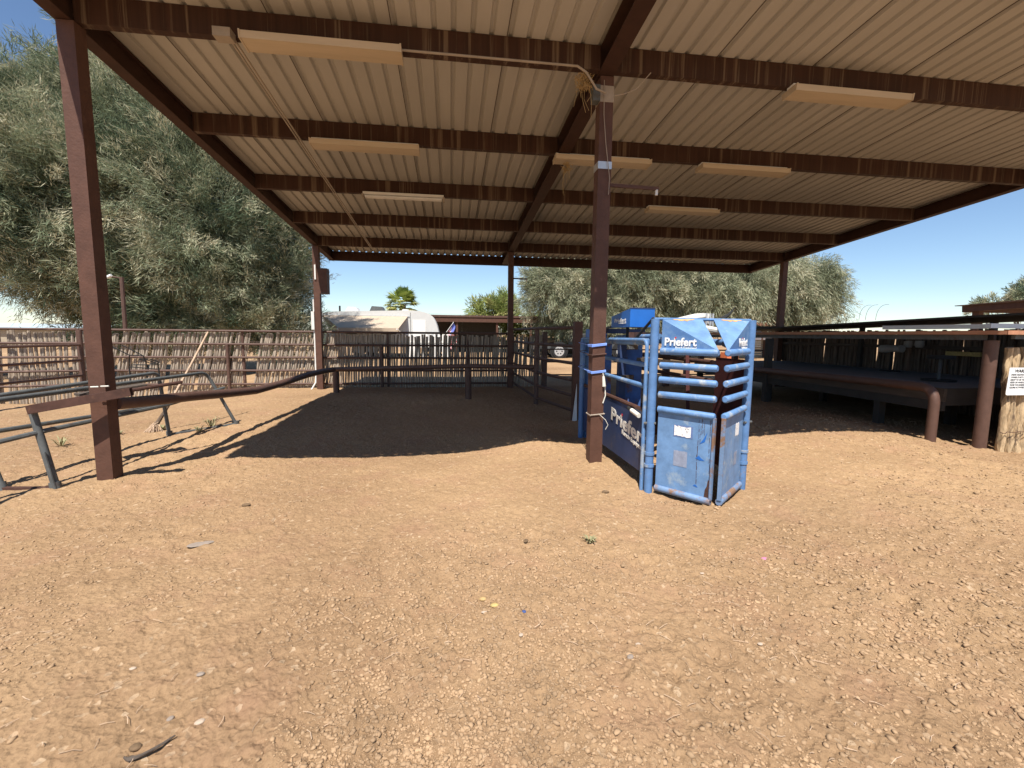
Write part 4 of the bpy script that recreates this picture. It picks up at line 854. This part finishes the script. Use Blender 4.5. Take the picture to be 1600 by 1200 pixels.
# fan palm
def palm():
    c = AY(629, 476, 46); t = thing('fan_palm', 'bright green fan palm rising behind the white trailer', 'tree', (c.x, c.y, 0), 'trees behind the yard'); random.seed(8)
    m_ = MB(); m_.tube([(c.x, c.y, -.3), (c.x, c.y, c.z)], [.4, .3], 10, jit=.06); m_.build('trunk', M['trunk'], t, smooth=True)
    V, Q, T = [], [], []
    for k in range(130):
        az = random.uniform(0, 6.28); el = random.uniform(-1.0, 1.5); d = Vector((math.cos(az)*math.cos(el), math.sin(az)*math.cos(el), math.sin(el))); pl = random.uniform(.7, 1.2)
        b = c + d*pl; up_ = Vector((0, 0, 1)); sx = d.cross(up_).normalized(); nz = sx.cross(d).normalized(); tn = min(1, max(0, .62-el*.28+random.gauss(0, .12)))
        for j in range(15):
            a = (j-7)/7*1.25; dir_ = (d*math.cos(a)+sx*math.sin(a)+nz*.15).normalized(); l = random.uniform(.8, 1.1)*(1.05-.25*abs(a)); w_ = dir_.cross(nz).normalized()*.05
            m1 = b+dir_*l*.55; e_ = b+dir_*l+Vector((0, 0, -.18-.1*random.random())); o = len(V)
            V += [b, m1+w_, e_, m1-w_]; Q.append((o, o+1, o+2, o+3)); T += [tn]*4
    cr = np_mesh('crown', np.array([tuple(v) for v in V]), np.array(Q), M['leafP'], np.array(T)); cr.parent = t; cr.location = -t.location
palm()
# ------------------------------------------------------------------ trailer
Yv = 26
t = thing('travel_trailer', 'white travel trailer with rounded front end and open beige awning beyond the fence', 'trailer', (AY(600, 520, Yv).x, Yv, 0))
pp = [AY(x_, y_, Yv) for x_, y_ in ((486, 490.5), (520, 486.5), (630, 485), (644, 485), (656, 486), (664, 488), (671, 490.5), (676, 494.5), (680, 501), (683, 509), (686, 522), (688, 540))]
bz = .5
pp = [Vector((p.x, Yv, p.z)) for p in pp] + [Vector((pp[-1].x, Yv, bz)), Vector((pp[0].x, Yv, bz))]
m_ = MB(); m_.poly(pp, (0, 2.5, 0)); m_.build('body', M['trailer'], t)
x0, x1 = pp[0].x, pp[-3].x
xa = AY(641, 500, Yv).x; MB().box(xa, xa+.025, Yv-.008, Yv-.001, .5, pp[3].z-.12).build('seam', M['grey'], t)
zs_ = AY(560, 494, Yv-.02).z
m_ = MB(); m_.box(x0, AY(640, 490, Yv).x, Yv-.03, Yv-.001, zs_-.02, zs_+.05); m_.build('trim_strip', M['chrome'], t)
aw = [AY(500, 494.5, Yv), AY(638, 493.5, Yv), AY(624, 512, Yv-2.0), AY(528, 513, Yv-2.0)]
ax0, ax1 = AY(505, 494, Yv).x, AY(637, 493.5, Yv).x; za = AY(600, 494, Yv).z; zb = AY(600, 512.5, Yv-2.0).z; bx0, bx1 = AY(528, 513, Yv-2.0).x, AY(623, 513, Yv-2.0).x
m_ = MB(); m_.poly([(ax0, Yv-.035, za), (ax1, Yv-.035, za), (bx1, Yv-2.0, zb), (bx0, Yv-2.0, zb)], (0, 0, -.02)); an = m_.build('awning', M['awning'], t)
m_ = MB(); m_.box(bx0, bx1, Yv-2.03, Yv-2.01, zb-.28, zb-.01); m_.build('valance', M['awning'], t)
for x_ in (bx0+.05, bx1-.05):
    m_ = MB(); m_.tube([(x_, Yv-2.38, zb-.05), (x_+(.3 if x_ > bx0+1 else -.3), Yv-.06, 1.0)], .03, 6); m_.build('awning_arm', M['white'], t)
for a, b, h in ((541, 562, .22), (578, 602, .28), (626, 642, .14)):
    xa, xb = AY(a, 485, Yv+1).x, AY(b, 485, Yv+1).x; zt = AY(600, 485.5, Yv).z
    m_ = MB(); m_.poly([(xa, Yv+.7, zt-.05), (xa+.15, Yv+.7, zt+h), (xb-.15, Yv+.7, zt+h*.9), (xb, Yv+.7, zt-.05)], (0, .9, 0)); m_.build('roof_unit', M['grey'] if h > .25 else M['pvc'], t)
m_ = MB(); xa = AY(524, 480, Yv).x; m_.tube([(xa, Yv+1, zt-.1), (xa, Yv+1, zt+.28)], .05, 8); m_.build('vent_pipe', M['black'], t)
for px in (560, 580):
    c_ = AY(px, 530, Yv); w_ = MB(); w_.tube([(c_.x, Yv-.02, .36), (c_.x, Yv+.25, .36)], .36, 20); wo = w_.build('wheel', M['black'], t, smooth=True)
    MB().tube([(c_.x, Yv-.04, .36), (c_.x, Yv-.021, .36)], .2, 16).build('rim', M['chrome'], wo)
for a, b in ((540, 556), (600, 618)):
    xa, xb = AY(a, 520, Yv).x, AY(b, 520, Yv).x; f_ = MB().box(xa-.04, xb+.04, Yv-.03, Yv-.001, 1.2, 1.6).build('window', M['grey'], t); MB().box(xa, xb, Yv-.035, Yv-.0301, 1.24, 1.56).build('pane', M['glass'], f_)
xa = AY(655, 520, Yv).x; MB().box(xa-.35, xa+.35, Yv-.02, Yv-.001, .6, 2.0).build('door', M['white'], t)
# ------------------------------------------------------------------ long low shed behind
Yh = 31
t = thing('low_shed', 'long low shed with brown roof edge and dark interior behind the fence', 'shed', (AY(780, 520, Yh).x, Yh, 0))
xa, xb = AY(650, 497, Yh).x, AY(904, 497, Yh).x; zt = AY(780, 494.5, Yh).z; zb = AY(780, 504, Yh).z
m_ = MB(); m_.hexa([(xa, Yh, zt-.0), (xb, Yh, zt-.0), (xb, Yh+7, zt+.1), (xa, Yh+7, zt+.1), (xa, Yh, zt+.05), (xb, Yh, zt+.05), (xb, Yh+7, zt+.15), (xa, Yh+7, zt+.15)]); m_.build('roof', M['rail'], t)
m_ = MB(); m_.box(xa, xb, Yh-.04, Yh-.001, zb, zt+.02); m_.build('fascia', M['steel'], t)
m_ = MB(); m_.box(xa, xb, Yh-.09, Yh-.041, zt-.08, zt+.03); m_.build('gutter', M['rail'], t)
wa, wb = AY(714, 510, Yh+2).x, AY(777, 510, Yh+2).x
for k in range(8):
    x0 = wa+(wb-wa)*k/8; m_ = MB(); m_.box(x0+.001, wa+(wb-wa)*(k+1)/8-.001, Yh+2, Yh+2.05, 0, zt+.1); m_.build('wall_panel', M['darkwall'], t)
m_ = MB(); m_.box(xa, wa-.02, Yh+6, Yh+6.1, 0, zt+.05); m_.build('back_wall', M['oldwood'], t)
for px in (655, 714, 777, 830, 902):
    x0 = AY(px, 510, Yh).x; m_ = MB(); m_.box(x0-.07, x0+.07, Yh+.05, Yh+.19, -.1, zt-.01); m_.build('post', M['steel'], t)
# flag
t = thing('flag', 'small American flag drooping on a white pole in front of the low shed', 'flag', (AY(700, 520, 28.6).x, 28.6, 0))
c_ = AY(709, 503, 28.6); pb = AY(694, 524, 28.6)
m_ = MB(); m_.tube([c_, pb, (pb.x-.3, 28.9, 0)], .02, 6); m_.build('pole', M['pvc'], t)
m_ = MB(); o = c_; dd = (pb-c_)
nU, nV = 14, 13
gv = []
for j in range(nV+1):
    for i in range(nU+1):
        u, v = i/nU, j/nV
        p = c_ + dd*(.04+.75*v*.8) + Vector((.08*math.sin(u*9+v*2)+.25*u*.3, .10*math.sin(u*11), -1.25*u)) + Vector((.12*u, 0, .0)); gv.append(p)
fs = []; ks = []
for j in range(nV):
    for i in range(nU):
        fs.append((j*(nU+1)+i, j*(nU+1)+i+1, (j+1)*(nU+1)+i+1, (j+1)*(nU+1)+i)); ks.append(2 if (i < 6 and j < 7) else j % 2)
m_.v = [tuple(p) for p in gv]; m_.f = fs; m_.mi = ks; m_.build('cloth', [M['flagred'], M['flagwhite'], M['flagblue']], t)
m_ = MB(); x0 = AY(780, 520, 27.5).x
for s_ in (-.0, .12): m_.tube([(x0+s_, 27.5, -.1), (x0+s_, 27.5, 1.6)], .02, 6)
tag(m_.build('stake', M['grey']), 'pair of thin grey stakes in front of the low shed', 'stake')
# white picket posts right of trailer
t = thing('picket_fence', 'short run of white picket fence beside the trailer front', 'fence', (AY(690, 520, 25).x, 25, 0))
for k in range(10):
    x0 = AY(640, 520, 25).x + k*.22
    m_ = MB(); m_.poly([(x0-.05, 25, -.1), (x0+.05, 25, -.1), (x0+.05, 25, 1.2), (x0, 25, 1.3), (x0-.05, 25, 1.2)], (0, .025, 0)); m_.build('picket', M['white'], t)
m_ = MB(); m_.box(AY(640, 520, 25).x, AY(640, 520, 25).x+2.1, 25.026, 25.06, .8, .88); m_.build('crosspiece', M['white'], t)
# pickup
Yk = 24.5
c_ = AY(873, 561, Yk); wx = c_.x; t = thing('pickup_truck', 'dark grey pickup truck parked beyond the open pipe fence', 'pickup truck', (wx+1.6, Yk, 0))
bedL, cabx = wx-1.15, wx+1.0
zr = AY(873, 539, Yk).z
prof = [(bedL, .5), (bedL, zr), (cabx, zr), (cabx, zr+.02), (cabx+.12, zr+.62), (cabx+1.35, zr+.66), (cabx+2.05, zr+.08), (cabx+3.2, zr-.03), (cabx+3.35, .5)]
m_ = MB(); m_.poly([(x_, Yk, z_) for x_, z_ in prof], (0, 1.85, 0)); m_.build('body', M['truck'], t)
m_ = MB(); m_.box(bedL, cabx-.02, Yk-.02, Yk+.08, zr+.001, zr+.03); m_.build('bed_rail', M['chrome'], t)
MB().box(bedL-.1, bedL-.001, Yk+.05, Yk+1.8, .45, .62).build('bumper', M['chrome'], t)
for x_ in (wx, wx+3.5):
    MB().tube([(x_, Yk-.06, .40), (x_, Yk-.001, .40)], .5, 20).build('wheel_arch', M['black'], t)
    for yy in (Yk-.10, Yk+1.65):
        w_ = MB().tube([(x_, yy, .38), (x_, yy+.24, .38)], .39, 22).build('wheel', M['black'], t, smooth=True)
        rm = MB().tube([(x_, yy-.012, .38), (x_, yy-.001, .38)], .27, 20).build('rim', M['chrome'], w_)
        for k in range(6):
            a = k*math.pi/3; MB().tube([(x_+.15*math.cos(a), yy-.018, .38+.15*math.sin(a)), (x_+.15*math.cos(a), yy-.0125, .38+.15*math.sin(a))], .04, 8).build('rim_hole', M['black'], w_)
for x0, x1 in ((cabx+.2, cabx+.68), (cabx+.76, cabx+1.3)):
    MB().poly([(x0, Yk-.006, zr+.06), (x1, Yk-.006, zr+.06), (x1, Yk-.006, zr+.56), (x0+.05, Yk-.006, zr+.56)], (0, .005, 0)).build('window', M['glass'], t)
    MB().box(x0+.02, x0+.14, Yk-.03, Yk-.001, zr-.12, zr-.09).build('door_handle', M['chrome'], t)
# clutter beyond truck
t = thing('rusty_shed', 'small shed with rusty red post and grey metal siding behind the truck', 'shed', (AY(885, 520, 33).x, 33, 0))
x0 = AY(878, 525, 33).x; MB().box(x0-.15, x0+.15, 33, 33.2, -.1, AY(878, 518, 33).z).build('red_post', M['rail'], t)
m_ = MB()
for k in range(14): m_.box(x0+.3+k*.16, x0+.3+k*.16+.12, 33.2, 33.24, 0, 1.5)
m_.build('metal_siding', M['slate'], t)
MB().box(x0-2.6, x0+3, 32.6, 35, 1.62, 1.74).build('roof', M['steel'], t)
MB().box(x0-2.6, x0-.2, 33.6, 33.7, .0, 1.05).build('low_wall', M['oldwood'], t)
MB().box(AY(915, 520, 30).x, AY(1010, 520, 30).x, 30, 30.1, 1.5, 1.75).build('roof_edge', M['rail'], t)
for k in range(9):
    c_ = AY(857+k*4.8, 533, 30); m_ = MB(); s_ = random.uniform(.1, .16); m_.box(c_.x-s_*.6, c_.x+s_*.6, 30, 30.25, 0.75, c_.z+random.uniform(0, .12))
    if k == 0: log0 = thing('lumber_pile', 'pale lumber offcuts stacked beyond the truck bed', 'lumber', (c_.x, 30, 0))
    m_.build('offcut', M['palewood'], log0)
MB().box(AY(855, 533, 30).x, AY(900, 533, 30).x, 29.99, 30.3, 0, .745).build('crate_base', M['oldwood'], log0)
# far building at left edge
Yl = 48
t = thing('metal_barn', 'long pale blue-grey metal roof of a low barn beyond the fence at far left', 'barn', (AY(40, 520, Yl).x, Yl, 0))
xa, xb = AY(-120, 510, Yl).x, AY(138, 510, Yl).x; za, zb = AY(60, 514, Yl).z, AY(60, 506.5, Yl).z
m_ = MB(); m_.hexa([(xa, Yl, za), (xb, Yl, za), (xb, Yl+6, zb+.05), (xa, Yl+6, zb+.05), (xa, Yl, za+.08), (xb, Yl, za+.08), (xb, Yl+6, zb+.12), (xa, Yl+6, zb+.12)]); m_.build('roof', M['slate'], t)
MB().box(xa+.2, xb-.2, Yl+.4, Yl+5.6, -.1, za-.01).build('wall', M['tan'], t)
# pole lamp by the trees
t = thing('lamp_pole', 'rusty brown pole with a small arm lamp in front of the big tree', 'lamp post', (AY(195, 520, 14).x, 14, 0))
a = AY(188, 433, 14); b = AY(195, 515, 14)
MB().tube([(b.x, 14, -.3), (a.x+.03, 14, a.z)], .05, 8).build('pole', M['rail'], t, smooth=True)
c_ = AY(171, 431.5, 14); MB().tube([(a.x, 14, a.z-.02), c_], .018, 6).build('arm', M['rail'], t, smooth=True)
MB().tube([c_+Vector((-.05, 0, -.03)), c_+Vector((.05, 0, .02))], .045, 10).build('lamp_head', M['pvc'], t, smooth=True)
# power line at far left
a = AY(-80, 446, 40); b = AY(300, 500, 60); m_ = MB(); m_.tube([a, a.lerp(b, .5)+Vector((0, 0, -.3)), b], .02, 4); tag(m_.build('power_line', M['ink']), 'thin power line crossing the sky at the far left', 'cable')
for k, yy in enumerate((488.5, 490.2)):
    a = AY(560, yy-1, 70); b = AY(900, yy+1.5, 70); m_ = MB(); m_.tube([a, a.lerp(b, .5)+Vector((0, 0, -.25)), b], .018, 4); tag(m_.build('power_line', M['grey']), ['upper', 'lower'][k]+' of the two faint power lines above the low shed roof', 'cable')
# ------------------------------------------------------------------ buildings at right
Yg = 26
t = thing('garden_shed', 'low tan slatted shed with white doors and patchy red roof right of the chute', 'shed', (AY(1195, 540, Yg).x, Yg, 0))
xa, xb, xc_, xd = AY(1150, 540, Yg).x, AY(1192, 540, Yg).x, AY(1203, 540, Yg).x, AY(1219, 540, Yg).x
zt = AY(1190, 531, Yg).z
m_ = MB()
for k in range(10): m_.box(xa, xb, Yg-.01*(k % 2), Yg+.1, -.2+k*(zt+.2)/10, -.2+(k+1)*(zt+.2)/10-.012)
m_.build('siding', M['tan'], t)
MB().box(xb+.01, xc_-.01, Yg-.05, Yg+.1, -.2, zt).build('corner_post', M['steel'], t)
dm = (xc_+xd)/2
for a, b in ((xc_, dm-.06), (dm+.06, xd)):
    for z0, z1 in ((-.1, .42), (.5, zt-.12)): MB().box(a, b, Yg, Yg+.06, z0, z1).build('door_panel', M['white'], t)
MB().box(xc_, xd, Yg, Yg+.06, zt-.10, zt).build('door_header', M['white'], t)
MB().box(xc_, xd, Yg+.0601, Yg+.1, -.2, zt-.1).build('door_frame', M['steel'], t)
zr0, zr1 = AY(1190, 523, Yg-.4).z, AY(1190, 512, Yg+3).z
m_ = MB(); m_.hexa([(xa-.3, Yg-.4, zr0-.05), (xd+.1, Yg-.4, zr0-.05), (xd+.1, Yg+3, zr1), (xa-.3, Yg+3, zr1), (xa-.3, Yg-.4, zr0), (xd+.1, Yg-.4, zr0), (xd+.1, Yg+3, zr1+.05), (xa-.3, Yg+3, zr1+.05)]); m_.build('roof', mat('patchy_red_white_roof', (.62, .3, .22), .8, var=.2, scale=1.2, col2=(.75, .68, .6), thr=.5), t)
Yq = 52
t = thing('tile_roofed_house', 'far house with red clay tile roofs beyond the far right post', 'house', (AY(1220, 520, Yq).x, Yq, 0))
def gable(x0, x1, zb_, zr_, y0, y1, nm='roof'):
    xm = (x0+x1)/2; return MB().poly([(x0, y0, zb_), (x1, y0, zb_), (xm, y0, zr_)], (0, y1-y0, 0)).build(nm, M['tile'], t)
xa, xb = AY(1222, 510, Yq).x, AY(1268, 510, Yq).x; za, zb = AY(1240, 511.5, Yq).z, AY(1240, 502, Yq).z
gable(xa, xb, za, zb, Yq, Yq+8); MB().box(xa+.3, xb-.3, Yq+.3, Yq+8, 0, za-.01).build('wall', M['tan'], t)
xa2, xb2 = AY(1160, 510, Yq).x, AY(1216, 510, Yq).x; z2, z3 = AY(1190, 508, Yq).z, AY(1190, 502, Yq).z
m_ = MB(); m_.hexa([(xa2, Yq-1, z2-.05), (xb2, Yq-1, z2-.05), (xb2, Yq+5, z3), (xa2, Yq+5, z3), (xa2, Yq-1, z2), (xb2, Yq-1, z2), (xb2, Yq+5, z3+.06), (xa2, Yq+5, z3+.06)]); m_.build('roof', M['tile'], t)
MB().box(xa2+.3, xb2-.3, Yq, Yq+4.8, 0, z2-.06).build('wall', M['trailer'], t)
Yc = 36
t = thing('canopy_frame', 'thin dark brown canopy roof on slim posts in front of the grey-green tree at right', 'canopy', (AY(1225, 500, Yc).x, Yc, 0))
xa, xb = AY(1188, 495, Yc).x, AY(1268, 495, Yc).x; za = AY(1230, 500, Yc).z; zb = AY(1230, 494, Yc).z
MB().box(xa, xb, Yc, Yc+4, za, zb).build('roof', M['steel'], t)
for px in (1195, 1262):
    x0 = AY(px, 500, Yc).x; MB().box(x0-.05, x0+.05, Yc+.1, Yc+.2, -.1, za-.002).build('post', M['steel'], t)
m_ = MB(); MB().box(AY(1139, 560, 22).x, AY(1153, 560, 22).x, 22, 22.6, -.1, AY(1145, 553, 22).z)
t = tag(MB().box(AY(1136, 560, 22).x, AY(1154, 560, 22).x, 22, 22.6, -.1, AY(1145, 551, 22).z).build('orange_bin', M['orange']), 'orange-red bin glimpsed between the two chute gates', 'bin')
# brown roofed stall beyond the deck at the right edge
XS = 12.0
a = AX(1503, 478.5, XS); b = AX(1600, 470.5, XS); a2 = AX(1503, 488, XS); b2 = AX(1600, 481, XS)
k_ = (b-a)*1.6; k2 = (b2-a2)*1.6
t = thing('brown_roof_stall', 'dark brown roofed stall beyond the stick wall at the right edge', 'stall', (XS, a.y, 0))
MB().hexa([a2, a2+k2, a2+k2+Vector((.06, 0, 0)), a2+Vector((.06, 0, 0)), a, a+k_, a+k_+Vector((.06, 0, 0)), a+Vector((.06, 0, 0))]).build('fascia', M['steel'], t)
ov = Vector((-.05, .12, .004)); e3 = Vector((4.5, 0, .1)); u_ = Vector((0, 0, .018))
MB().hexa([a+ov, a+k_+ov, a+k_+e3, a+e3, a+ov+u_, a+k_+ov+u_, a+k_+e3+u_, a+e3+u_]).build('roof_sheet', M['rail'], t)
MB().box(XS+.07, XS+4.4, a.y-.07, a.y-.01, a2.z, a.z-.01).build('end_fascia', M['steel'], t)
for px in (1526, 1690):
    y_ = AX(px, 490, XS+.1).y; MB().box(XS+.065, XS+.2, y_-.07, y_+.07, -.1, a.z-.03).build('post', M['steel'], t)
# ------------------------------------------------------------------ small things on the dirt
def stone(px, py, r, m, nm, lab, cat, flat=.5, grp=None, lon=1.4, rz=0):
    c = G(px, py); c.z = float(gh(np.array([c.x]), np.array([c.y]))[0])+r*flat*.5; iv, jf = icos(); random.seed(int(px*3+py))
    v = [(x_*r*lon*random.uniform(.8, 1.15), y_*r*random.uniform(.8, 1.15), z_*r*flat) for x_, y_, z_ in iv]
    me = bpy.data.meshes.new(nm); me.from_pydata(v, [], [tuple(int(q) for q in f) for f in jf]); me.materials.append(m)
    o = bpy.data.objects.new(nm, me); C.objects.link(o); o.location = c; o.rotation_euler.z = rz
    md = o.modifiers.new('round', 'SUBSURF'); md.levels = 1; md.render_levels = 1
    return tag(o, lab, cat, grp)
M['stoneg'] = mat('grey_stone', (.25, .20, .16), .8, scale=40); M['stonew'] = mat('pale_stone', (.40, .31, .23), .8, scale=40); M['stoned'] = mat('dark_dry_dung', (.14, .09, .05), .95, scale=40, var=.3)
st = 'larger stones lying on the dirt'
for px, py, r, m, lab, rz in ((208, 1048, .012, 'stonew', 'pale round stone in the lower left of the dirt', 0), (314, 1061, .014, 'stoneg', 'flat grey stone in the lower left, right of the pale round one', .3), (266, 1124, .013, 'stoneg', 'grey-blue stone near the bottom left', 1),
        (312, 1131, .016, 'stonew', 'broad tan stone beside the grey-blue one near the bottom left', .5), (1097, 895, .012, 'stonew', 'small pale stone in the middle distance, left of centre line of the chute', 0), (757, 963, .014, 'stonew', 'pale round stone beside the yellow lump', 0),
        (814, 998, .013, 'stonew', 'tan stone a little below the blue bottle cap', 1), (997, 1010, .011, 'stonew', 'little white stone at lower centre right', 0), (985, 1030, .018, 'stoneg', 'grey-brown oval stone at lower centre right', .8), (1188, 1005, .012, 'stonew', 'small pale stone at lower right', 0),
        (385, 793, .03, 'stoned', 'brown lump on the dirt in front of the left post', .2), (822, 853, .022, 'stoned', 'dark brown lump alone in the middle of the yard', 1.2), (946, 769, .03, 'stoned', 'dark flat lump in front of the chute', 0)):
    stone(px, py, r, M[m], 'stone' if m != 'stoned' else 'dung_lump', lab, 'stone' if m != 'stoned' else 'lump', .5, st if m != 'stoned' else 'dark lumps on the dirt', 1.4, rz)
stone(773, 954, .02, M['yellow'], 'yellow_lump', 'mustard yellow lump on the dirt at centre', 'lump', .6); stone(755, 940, .018, M['straw'], 'straw_lump', 'small brownish straw lump above the yellow lump', 'lump', .7)
stone(819, 959, .014, mat('blue_plastic', (.05, .08, .2), .4), 'bottle_cap', 'dark blue bottle cap right of the yellow lump', 'bottle cap', .5, None, 1)
stone(312, 848, .05, M['stoneg'], 'bark_scrap', 'long pale grey scrap of bark on the dirt at left', 'scrap', .15, None, 2.0, .35)
stone(1195, 866, .022, mat('pink_plastic', (.5, .2, .3), .5), 'plastic_scrap', 'tiny pinkish plastic scrap on the dirt right of the chute', 'scrap', .2, None, 1.6, .4)
c_ = G(215, 1182); m_ = MB(); m_.tube(arc(c_+Vector((-.03, -.01, .01)), c_+Vector((.02, -.05, .02)), c_+Vector((.08, .05, .015)), 8), [.004, .006, .008, .007, .006, .006, .005, .004, .002], 8, jit=.3)
tag(m_.build('curved_root', M['oldwood'], smooth=True), 'curved dark bit of root at the bottom left', 'root')
stone(212, 1172, .02, M['stoned'], 'dung_lump', 'dark lump touching the curved root at the bottom left', 'lump', .6, 'dark lumps on the dirt')
